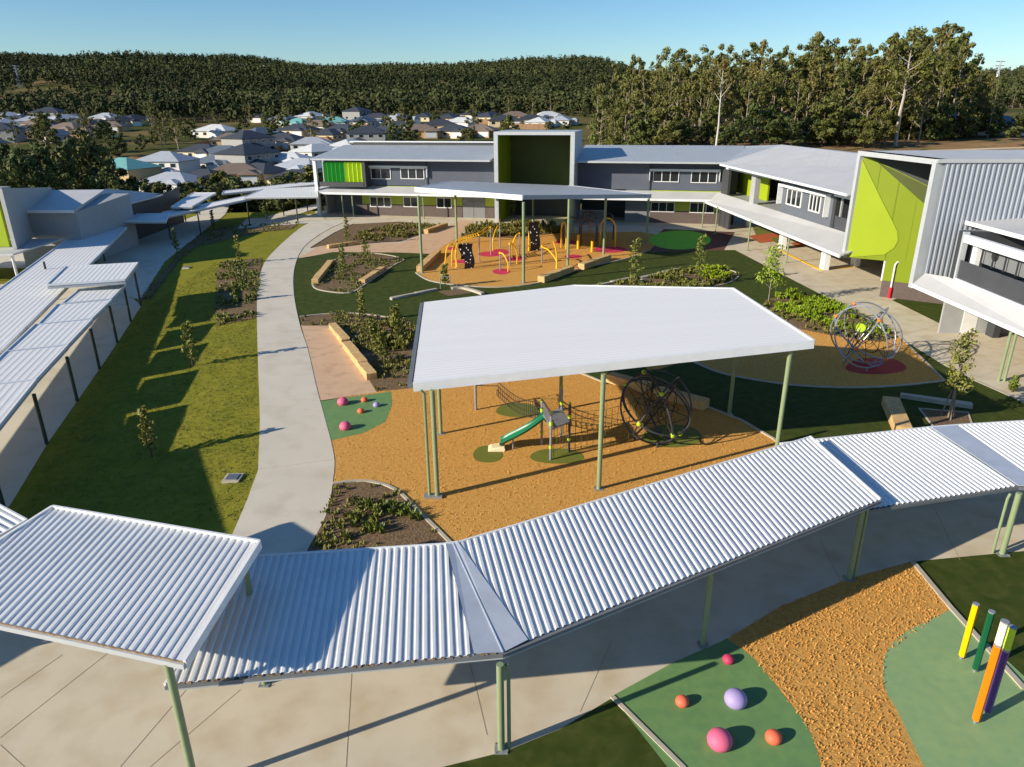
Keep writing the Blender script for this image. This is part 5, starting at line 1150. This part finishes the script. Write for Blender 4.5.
# trees in and about the estate and up to the forest
G5 = 'scattered trees through the housing estate'
for i in range(150):
    px = rnd.uniform(-20,600); py = rnd.uniform(112,150) if px > 180 else rnd.uniform(108,158)
    if 185 < px < 600 and rnd.random() < .5: py = rnd.uniform(108,118)
    q = march(px, py)
    if q[1] > 760: continue
    put(bushy[i % 5] if i % 3 else gums[i % 7], (q[0],q[1],q[2]-.3), rnd.uniform(6,12) if i % 3 else rnd.uniform(12,18), i, 'grey-green tree scattered among the estate houses', G5, 1.1)
for k_, (px, top, d, l) in enumerate(((955,118,205,'dark round bush below the yellow fence on the right-hand bank'),(972,110,212,'broad green bush right of the tall wood'),(990,120,204,'dark green bush beside the grey-roofed house at right'),(1012,114,208,'bushy tree at the right edge above the bank'),(1030,96,180,'olive tree at the right edge near the yellow fence'),(940,120,203,'small round bush at the right end of the wood'))): lone(px, 0, top, l, bushy, d, 1.4)
# hill forest: uncountable
rng = np.random.default_rng(3); N_ = 14000; V = []; 
az_ = rng.uniform(-.95,1.0,N_*2); dist = 560+ (rng.random(N_*2)**.9)*1250
dist = np.where(az_ > .12, 340+(rng.random(N_*2))*1500, dist); dist = np.where((az_ < -.25)&(az_ > -.5), dist-90, dist)
keep = []
for a_, d_ in zip(az_, dist):
    px = CX + CF*a_/ .93
    if -.68 < a_ < -.50 and 640 < d_ < 880 and rng.random() < .7: continue      # the cleared strip under the power line
    if a_ > .60 and 340 < d_ < 520: continue
    keep.append((a_*d_, d_))
keep = keep[:N_+2500]
Q = 40; pos = np.array([(x, y, terrain(x, y)) for x, y in keep]); n_ = len(pos)
hh = rng.uniform(8,20,n_); rr_ = rng.uniform(2.8,5.6,n_)
v = rng.normal(size=(n_,Q,3)); v /= np.linalg.norm(v,axis=2)[:,:,None]; v *= (rng.random((n_,Q,1))**.4)
c = pos[:,None,:] + np.stack([v[:,:,0]*rr_[:,None], v[:,:,1]*rr_[:,None], hh[:,None]*(.56+.42*v[:,:,2])], axis=2)
nr = v+rng.normal(size=(n_,Q,3))*.3; a = np.cross(nr, rng.normal(size=(n_,Q,3))); a /= np.linalg.norm(a,axis=2)[:,:,None]; b = np.cross(nr, a); b /= np.linalg.norm(b,axis=2)[:,:,None]
s = rng.uniform(.9,1.9,(n_,Q,1)); a = a*s; b = b*s*.7
VV = np.stack([c-a, c+b, c+a, c-b], axis=2).reshape(-1,3)
# pale stems, thin three-sided
st = 3; S0 = pos.copy(); S0[:,2] -= .5; S1 = pos.copy(); S1[:,2] += hh*.7; S1[:,0] += rng.normal(size=n_)*.6
ang = [0, 2.09, 4.19]; sv = np.concatenate([np.stack([S0+np.array([.22*cos(g),.22*sin(g),0]) for g in ang],1), np.stack([S1+np.array([.1*cos(g),.1*sin(g),0]) for g in ang],1)],1)
def bulk(name, V_, nv, m, label, cat='woodland'):
    me = bpy.data.meshes.new(name); me.vertices.add(len(V_)); me.vertices.foreach_set('co', V_.astype(np.float32).ravel()); nf = len(V_)//nv if isinstance(nv, int) else len(nv[0])
    idx = np.arange(len(V_)) if isinstance(nv, int) else nv[0].ravel(); k = 4
    me.loops.add(len(idx)); me.loops.foreach_set('vertex_index', idx.astype(np.int32)); me.polygons.add(len(idx)//4); me.polygons.foreach_set('loop_start', np.arange(0,len(idx),4,dtype=np.int32)); me.polygons.foreach_set('loop_total', np.full(len(idx)//4,4,np.int32))
    me.materials.append(m); me.update(calc_edges=True); me.validate(); o = bpy.data.objects.new(name, me); link(o); ORG[o] = (0,0,0)
    return tag(o, label, cat, kind='stuff')
hf = bulk('hill_forest', VV, 4, leaf_hill, 'grey-green gum forest covering the far hills')
b0i = (np.arange(n_)*6)[:,None,None]; fc = np.array([[0,1,4,3],[1,2,5,4],[2,0,3,5]])[None]
bulk('forest_trunks', sv.reshape(-1,3), ((b0i+fc).reshape(-1,4),), bark_p, 'pale stems showing through the far hill forest')
# saplings
def sapling(bx, by, tx, ty, lab, slope=False, bushy_=False, wide=1.0, n=150, leaf=leaf_sap, leaf_s=.10):
    q = PG(bx, by) if slope else P(bx, by)
    top = PY(bx, ty, q[1]); h = max(.8, top[2]-q[2]); rng = np.random.default_rng(int(bx*7+by)); t = thing('sapling', lab, 'young tree', q)
    mb = MB(); mb.tube([q, (q[0]+.02,q[1],q[2]+h*.5), (q[0]+rng.normal()*.05,q[1],q[2]+h*.92)], [.045,.03,.01], 6); cs = []
    for i in range(22):
        s = (.12 if not bushy_ else .3)+.86*i/22; g = i*2.4; l = wide*h*.11*(1-.55*s)*(.6+.7*rng.random())
        a_ = (q[0], q[1], q[2]+h*s*.92); e = (q[0]+cos(g)*l, q[1]+sin(g)*l, q[2]+h*s*.92+l*.7); mb.tube([a_, e], [.014,.005], 4); cs.append(e); cs.append(lerp(a_, e, .6))
    build('trunk', mb, bark_d if not bushy_ else bark_p, t, smooth=True); mb = MB(); leaf_quads(mb, cs, max(4, n//22), h*.045*wide, leaf_s*(.8+h*.05), rng, .9); build('crown', mb, leaf, t); return t, q, h
G6 = [((193,366),(193,318),'upright sapling on the lawn, upper one of the pair in the shade band',True,1.2),((152,457),(150,402),'upright sapling on the lawn, lower one inside the dark shade band',True,1.2),
 ((240,264),(240,232),'narrow sapling above the long planting strip on the lawn',True,.8),((177,253),(177,226),'sapling beside the pale walkway at the top left of the lawn',True,1.0),((237,302),(237,280),'leafy shrub sapling in the middle of the long planting strip',True,1.6),((214,230),(214,208),'thin sapling between the walkways at the top of the lawn',True,1.0),
 ((348,245),(348,212),'thin sapling left in the upper bed in front of the classrooms',False,.8),((366,262),(365,230),'full sapling at the back of the island bed',False,1.3),((344,277),(343,240),'sapling in the left part of the island bed',False,1.0),
 ((363,322),(362,286),'slender dark sapling above the near tan path',False,1.1),((397,338),(395,303),'broad leafy sapling beside the white shelter roof corner',False,1.9),((445,287),(444,263),'small sapling with a grey guard frame at the left front of the bark pit',False,1.6),
 ((513,218),(513,198),'sapling against the dark green portal recess',False,1.8),((634,287),(636,234),'tall slim sapling on the right-hand island bed, left of the two',False,1.1),((698,286),(698,230),'tall slim sapling on the right-hand island bed, right of the two',False,1.0),
 ((768,304),(770,251),'open-crowned young tree with clumped leaves beside the near right path',False,2.2),((948,418),(955,340),'staked leafy tree in the mulch square at right',False,1.5),((382,362),(380,330),'low spreading sapling in the bed right of the sandstone blocks',False,1.7),((374,340),(374,318),'short leafy sapling in the middle of the bed by the near tan path',False,1.6),((1012,392),(1010,376),'small shrub at the right path edge',False,2.2)]
for (bx, by), (tx, ty), l, s_, wd in G6: sapling(bx, by, tx, ty, l, s_, (bx in (768,948,513)), wd, 420 if wd > 1.4 else 300, leaf_lime if bx == 768 else leaf_sap)
q = P(948,418); mb = MB()
for g in (.3,2.4,4.5): mb.tube([(q[0]+.35*cos(g),q[1]+.35*sin(g),0),(q[0]+.1*cos(g),q[1]+.1*sin(g),1.5)], .03, 6)
tag(build('tree_stakes', mb, bark_p, smooth=True), 'pale timber stakes propping the tree in the mulch square at right', 'stake')
q = P(446,288); mb = MB()
for dx_ in (-.45,.45): mb.tube([(q[0]+dx_,q[1]-.3,0),(q[0]+dx_,q[1]-.3,1.1)], .035, 6)
mb.tube([(q[0]-.45,q[1]-.3,1.08),(q[0]+.45,q[1]-.3,1.08)], .035, 6); tag(build('guard_frame', mb, gal_l), 'grey hoop frame guarding the small sapling on the turf', 'frame')
# planting
def planting(name, px, n, hmin, hmax, m, lab, blades=9, wd=.035, drape_=False, spread=.5, region=None):
    pts = [(PG(*q) if drape_ else P(*q)) for q in px]; poly = [(p[0], p[1]) for p in pts]; xs = [p[0] for p in poly]; y_ = [p[1] for p in poly]; V_ = []; k = 0; rng = np.random.default_rng(n)
    tries = 0
    while k < n and tries < n*60:
        tries += 1; x = rng.uniform(min(xs), max(xs)); y = rng.uniform(min(y_), max(y_))
        if not inside(x, y, poly): continue
        if n < 8000 and sin(x*1.3+y*.7)+sin(x*.45-y*1.1)+rng.normal()*.6 < -.35: continue
        k += 1; z = gz(x, y) if drape_ else 0; h = rng.uniform(hmin, hmax)
        g = rng.uniform(0, 2*pi, blades); l = rng.uniform(.15, 1, blades)*h*spread
        for i in range(blades):
            bx, by = x+rng.normal()*.05, y+rng.normal()*.05; ex, ey = bx+cos(g[i])*l[i], by+sin(g[i])*l[i]; hz = h*rng.uniform(.6,1); nx, ny = -sin(g[i])*wd, cos(g[i])*wd; mx_, my_ = (bx+ex)/2, (by+ey)/2
            V_ += [(bx-nx*.4,by-ny*.4,z),(bx+nx*.4,by+ny*.4,z),(mx_+nx,my_+ny,z+hz*.65),(mx_-nx,my_-ny,z+hz*.65), (mx_-nx,my_-ny,z+hz*.65),(mx_+nx,my_+ny,z+hz*.65),(ex+nx*.5,ey+ny*.5,z+hz),(ex-nx*.5,ey-ny*.5,z+hz*.97)]
    return bulk(name, np.array(V_), 4, m, lab, 'planting')
planting('ground_cover', BEDS['a'], 170, .1, .25, leaf_bush, 'low grassy planting in the corner bed beside the curved path', 9, .03)
planting('leafy_shrubs', [(345,540),(360,505),(395,500),(420,520),(400,545)], 26, .2, .5, leaf_sap, 'leafier shrubs at the right of the corner bed beside the curved path', 26, .032)
planting('ground_cover', BEDS['b'], 430, .15, .4, leaf_bush, 'green tufted planting beside the near tan path', 12, .028)
planting('leafy_shrubs', [(370,330),(390,322),(412,330),(410,352),(380,352)], 80, .3, .75, leaf_sap, 'bushier shrubs in the bed left of the white shelter', 24, .04)
planting('ground_cover', BEDS['c'], 300, .15, .4, leaf_bush, 'green tufted planting in the island bed', 12, .032)
planting('ground_cover', [(345,247),(360,233),(400,224),(440,226),(424,233),(400,240),(365,242)], 520, .2, .55, leaf_bush, 'green planting in the upper left bed', 12, .05)
planting('ground_cover', BEDS['e'], 520, .3, .8, leaf_bush, 'dense green planting behind the yellow climbing frame', 14, .06)
planting('ground_cover', BEDS['f'], 560, .2, .5, leaf_bush, 'green planting on the right-hand island bed', 12, .05)
planting('leafy_shrubs', [(697,270),(722,269),(735,275),(722,282),(700,280)], 160, .3, .7, leaf_lime, 'lime green shrubs at the right end of the right-hand island bed', 20, .06)
planting('leafy_shrubs', [(770,298),(790,293),(830,302),(868,321),(892,336),(860,336),(800,318),(775,310)], 330, .25, .6, leaf_lime, 'spreading lime green ground cover beside the right-hand path', 22, .04)
planting('ground_cover', BEDS['g'], 400, .2, .4, leaf_bush, 'darker low planting around the lime ground cover by the right path', 10, .05)
planting('ground_cover', LB, 360, .15, .45, leaf_sap, 'loose planting in the long strip on the lawn', 10, .045, True)
planting('ground_cover', LB2, 330, .12, .35, leaf_bush, 'sparse planting along the top edge of the lawn', 8, .04, True)
# lawn blades: short tufts that roughen the nearer lawn
planting('grass_tufts', [(40,480),(100,372),(140,312),(215,262),(256,262),(257,330),(257,470),(240,520),(120,530),(20,520)], 12000, .02, .05, mat('grass_blade', srgb(112,116,44), .8, 0, .2, 1, island=.25), 'short uneven grass on the sloping lawn', 4, .02, True, 1.0)
# ------------------------------------------------------------------ houses of the estate
rf = {k: mat('tile_'+k, srgb(*c), .6, 0, .08, .6, ribs=('Z', 3, .04)) for k, c in dict(white=(206,208,208), silver=(168,174,182), charcoal=(62,66,74), brown=(128,112,98), teal=(110,168,164), slate=(96,108,120)).items()}
wl = {k: mat('render_'+k, srgb(*c), .8, 0, .05, .6) for k, c in dict(cream=(214,196,160), white=(212,208,200), tan=(190,160,116), mint=(70,190,160), grey=(150,150,148)).items()}
def house(loc, w_, d_, storeys, rz, rk, wk):
    x, y, z = 0, 0, 0; t = thing('house', '', 'house', (0,0,0), 'houses of the estate beyond the school'); hw, hd = w_/2, d_/2; H_ = 2.7*storeys+.1; e = .55; rh = min(w_, d_)*.22
    mb = MB(); mb.box(-hw, hw, -hd, hd, -2.0, H_); build('wall', mb, wl[wk], t)
    mb = MB(); rl = max(.2, (hw-hd)) if hw > hd else .3
    v = [(-hw-e,-hd-e,H_),(hw+e,-hd-e,H_),(hw+e,hd+e,H_),(-hw-e,hd+e,H_),(-rl,0,H_+rh),(rl,0,H_+rh)]; v += [(a,b,c-.15) for a,b,c in v[:4]]
    mb.add(v, [(0,1,5,4),(1,2,5),(2,3,4,5),(3,0,4),(0,6,7,1),(1,7,8,2),(2,8,9,3),(3,9,6,0),(9,8,7,6)]); r_ = build('roof', mb, rf[rk], t)
    r2 = random.Random(int(w_*10+storeys))
    gx = -hw*.75 if r2.random() < .5 else hw*.2
    # a projecting garage with its own small hip
    mb = MB(); mb.box(gx, gx+5.6, -hd-2.6, -hd-.02, -2, 2.6); build('garage', mb, wl[wk], t); mb = MB(); a0, a1, b0_, b1_ = gx-.4, gx+6, -hd-3.1, -hd+.6; mb.add([(a0,b0_,2.6),(a1,b0_,2.6),(a1,b1_,2.75),(a0,b1_,2.75),((a0+a1)/2,b0_+1.8,3.9),((a0+a1)/2,b1_,3.9)], [(0,1,4),(1,2,5,4),(3,0,4,5),(2,3,5),(3,2,1,0)]); build('garage_roof', mb, rf[rk], t)
    mb = MB(); mb.box(gx+.4, gx+5.2, -hd-2.66, -hd-2.58, 0, 2.2); build('garage_door', mb, fascia_w, t)
    for s_ in range(storeys):
        for k in range(4):
            xx = -hw+w_*(k+.5)/4
            if s_ == 0 and gx-1.2 < xx < gx+6: continue
            mb = MB(); mb.box(xx-.95, xx+.95, -hd-.06, -hd+.05, .9+2.7*s_, 2.25+2.7*s_); o = build('window', mb, fascia_w, t); mb = MB(); mb.box(xx-.85, xx+.85, -hd-.08, -hd-.062, 1.0+2.7*s_, 2.15+2.7*s_); build('pane', mb, glass, o)
    for k in range(2):
        yy = -hd+d_*(k+.5)/2; mb = MB(); mb.box(-hw-.06, -hw+.05, yy-.8, yy+.8, 1.0, 2.1); build('window', mb, glass, t)
    return t
HP = {}
def get_house(kind):
    if kind not in HP:
        w_, d_, s_, rk, wk = kind; HP[kind] = house((0,0,0), w_, d_, s_, 0, rk, wk); return HP[kind]
    return copy_tree(HP[kind])
K = dict(w=(17,12,1,'white','white'), W=(18,14,2,'white','cream'), s=(17,12,1,'silver','white'), S=(15,12,2,'silver','white'), c=(17,12,1,'charcoal','cream'), C=(16,13,2,'charcoal','grey'), b=(17,12,1,'brown','tan'), t=(16,13,2,'teal','tan'), m=(15,12,1,'charcoal','mint'), l=(17,12,1,'slate','white'), a=(16,12,1,'teal','white'))
fence_m = mat('paling_brown', srgb(142,112,84), .9, 0, .2, 1)
rows = [('front row', [(128,186,'t'),(170,178,'S'),(176,190,'s'),(207,186,'m'),(222,170,'l'),(250,170,'C'),(262,180,'c'),(290,167,'w'),(305,176,'s'),(318,158,'w'),(238,182,'b'),(300,186,'c')]),
        ('second row', [(205,158,'c'),(250,152,'s'),(286,147,'w'),(313,150,'s'),(332,140,'c'),(350,152,'w'),(368,146,'C'),(226,160,'l')]),
        ('middle row', [(218,137,'w'),(234,146,'b'),(262,140,'l'),(300,136,'c'),(345,137,'s'),(385,139,'c'),(420,137,'w'),(455,137,'c'),(480,136,'w'),(400,131,'w'),(440,131,'c')]),
        ('back row', [(260,122,'c'),(285,124,'l'),(312,121,'w'),(335,127,'a'),(358,120,'w'),(378,122,'c'),(400,124,'s'),(425,121,'c'),(450,123,'s'),(470,119,'c'),(490,122,'w'),(515,121,'s'),(532,124,'c'),(548,121,'w'),(562,125,'s'),(505,126,'c'),(462,127,'w'),(300,128,'a'),(320,131,'b'),(365,127,'s'),(540,127,'w')]),
        ('far left cluster', [(4,128,'s'),(20,124,'w'),(36,126,'s'),(52,121,'w'),(66,124,'s'),(76,122,'w'),(14,136,'w'),(34,136,'c'),(50,133,'s'),(70,134,'b'),(86,130,'c'),(108,122,'s'),(122,126,'c'),(136,124,'c'),(60,141,'l'),(92,138,'b'),(2,142,'s'),(24,118,'s'),(100,129,'w'),(44,129,'b'),(8,120,'w'),(112,131,'b'),(80,127,'s')]),
        ('right-hand slope', [(962,128,'l'),(994,134,'l')])]
NM = dict(w='white-roofed house', W='two-storey white-roofed house', s='silver-roofed house', S='two-storey silver-roofed house', c='charcoal-roofed house', C='two-storey charcoal-roofed house', b='brown-roofed tan house', t='two-storey teal-roofed tan house', m='mint green house with charcoal roof', l='slate-blue-roofed white house', a='teal-roofed white house')
ordn = ['first','second','third','fourth','fifth','sixth','seventh','eighth','ninth','tenth','eleventh','twelfth','thirteenth','fourteenth','fifteenth','sixteenth','seventeenth','eighteenth','nineteenth','twentieth','twenty-first','twenty-second','twenty-third','twenty-fourth']
for rn, lst in rows:
    for i, (px, py, k) in enumerate(sorted(lst)):
        if k in 'ws' and rn not in ('front row',) and rnd.random() < .6: k = rnd.choice('cclbC')
        q = march(px, py); o = get_house(K[k]); o.location = q; o.rotation_euler = (0,0,radians(rnd.choice([-18,-14,8,60,-30,72])+rnd.uniform(-6,6))); sc = rnd.uniform(.9,1.08); o.scale = (sc,sc,sc)
        o['label'] = f'{NM[k]}, {ordn[i]} from the left in the {rn}'
        if rnd.random() < .55:
            a_ = o.rotation_euler.z; mb = MB(); c_, s_ = cos(a_), sin(a_); R_ = lambda X, Y: (q[0]+c_*X-s_*Y, q[1]+s_*X+c_*Y)
            prs = [R_(-13,-9), R_(-13,11), R_(12,11)]; strip(mb, [(p[0],p[1]) for p in prs], .12, min(q[2], terrain(*prs[0]))-1.5, q[2]+1.9)
            tag(build('paling_fence', mb, fence_m), f'timber fence round the {NM[k]}, {ordn[i]} in the {rn}', 'fence', 'paling fences of the estate')
# ------------------------------------------------------------------ pylons, poles, yellow fence, track
def pylon(px, top, d, lab):
    x = (px-CX)/CF*(d*cos(TILT)+5); z = terrain(x, d); H_ = PY(px, top, d)[2]-z; t = thing('power_pylon', lab, 'pylon', (x,d,z)); mb = MB(); b = H_*.09
    for sx_ in (-1,1):
        for sy_ in (-1,1): mb.tube([(x+sx_*b,d+sy_*b,z-1),(x+sx_*b*.25,d+sy_*b*.25,z+H_*.6),(x+sx_*b*.2,d+sy_*b*.2,z+H_)], .35, 4)
    for i in range(8):
        s0, s1 = i/8, (i+1)/8; w0, w1 = b*(1-.75*min(1,s0/.6))+.2, b*(1-.75*min(1,s1/.6))+.2; s_ = 1 if i % 2 else -1; mb.tube([(x-s_*w0,d-w0,z+H_*s0),(x+s_*w1,d-w1,z+H_*s1)], .2, 4)
    build('tower', mb, gal_l, t); mb = MB()
    for s_ in (.72,.84,.96): mb.tube([(x-H_*.14,d,z+H_*s_),(x+H_*.14,d,z+H_*s_)], .35, 4)
    build('crossarms', mb, gal_l, t)
for a in ((30,65,900,'lattice power pylon leftmost on the hill at left'),(53,66,1100,'lattice power pylon just right of the leftmost one'),(299,62,1400,'thin pylon on the ridge above the estate'),(395,61,1400,'thin pylon on the ridge left of the central portal'),(560,66,1300,'thin pylon on the ridge left of the tall wood'),(991,60,900,'pale pylon on the hill at far right')): pylon(*a)
for i, (px, top, d, l) in enumerate(((1019,95,260,'leaning timber power pole at the right edge'),(992,98,270,'timber power pole above the yellow fence'))):
    x = (px-CX)/CF*(d*cos(TILT)+5); z = terrain(x, d); H_ = PY(px, top, d)[2]-z; mb = MB(); mb.tube([(x,d,z),(x+1,d,z+H_)], .22, 6); mb.tube([(x,d,z+H_*.93),(x+2.4,d,z+H_*.93)], .12, 5); tag(build('power_pole', mb, bark_p), l, 'pole')
q = [PY(x, 116, 235) for x in (984,1040)]; mb = MB(); za = terrain(q[0][0],235)
for i in range(40):
    a = lerp(q[0], q[1], i/40); b = lerp(q[0], q[1], (i+.94)/40); mb.hexa([(a[0],a[1],za-1),(b[0],b[1],za-1),(b[0],b[1]+.1,za-1),(a[0],a[1]+.1,za-1)], [(v[0],v[1],za+3.2) for v in (a,b)]+[(b[0],b[1]+.1,za+3.2),(a[0],a[1]+.1,za+3.2)])
tag(build('paling_fence', mb, mat('paling_yellow', srgb(222,178,98), .8, 0, .12, 2)), 'yellow timber paling fence on the rise at far right', 'fence')
mb = MB(); pts = [march(x, y) for x, y in ((905,154.5),(930,151.5),(960,150.5),(1000,149),(1040,148))]; pts = curve([(p[0],p[1],p[2]) for p in pts], 6, False)
for a, b in zip(pts, pts[1:]): mb.add([(a[0],a[1]-1.1,terrain(a[0],a[1]-1.1)+.12),(b[0],b[1]-1.1,terrain(b[0],b[1]-1.1)+.12),(b[0],b[1]+1.1,terrain(b[0],b[1]+1.1)+.12),(a[0],a[1]+1.1,terrain(a[0],a[1]+1.1)+.12)], [(0,1,2,3)])
struct('gravel_track', mb, road_m)

mb = MB(); xs_ = np.arange(44,250,4.); ys_ = np.arange(116,206,3.)
for y in ys_:
    for x in xs_: mb.v.append((float(x)+2*sin(y*.2), float(y), terrain(float(x), float(y))+.06+.1*sin(x*.7)*sin(y*.9)))
k = len(xs_); mb.f = [(j*k+i, j*k+i+1, (j+1)*k+i+1, (j+1)*k+i) for j in range(len(ys_)-1) for i in range(k-1)]; mb.m = [0]*len(mb.f)
struct('dirt_bank', mb, mat('bare_dirt', srgb(160,126,94), .95, 0, .2, .12, bump=.6, bscale=1.2, bdist=.3, col2=srgb(126,102,72), spec=.05, tint=(srgb(112,108,58), .25, .5, .7)))
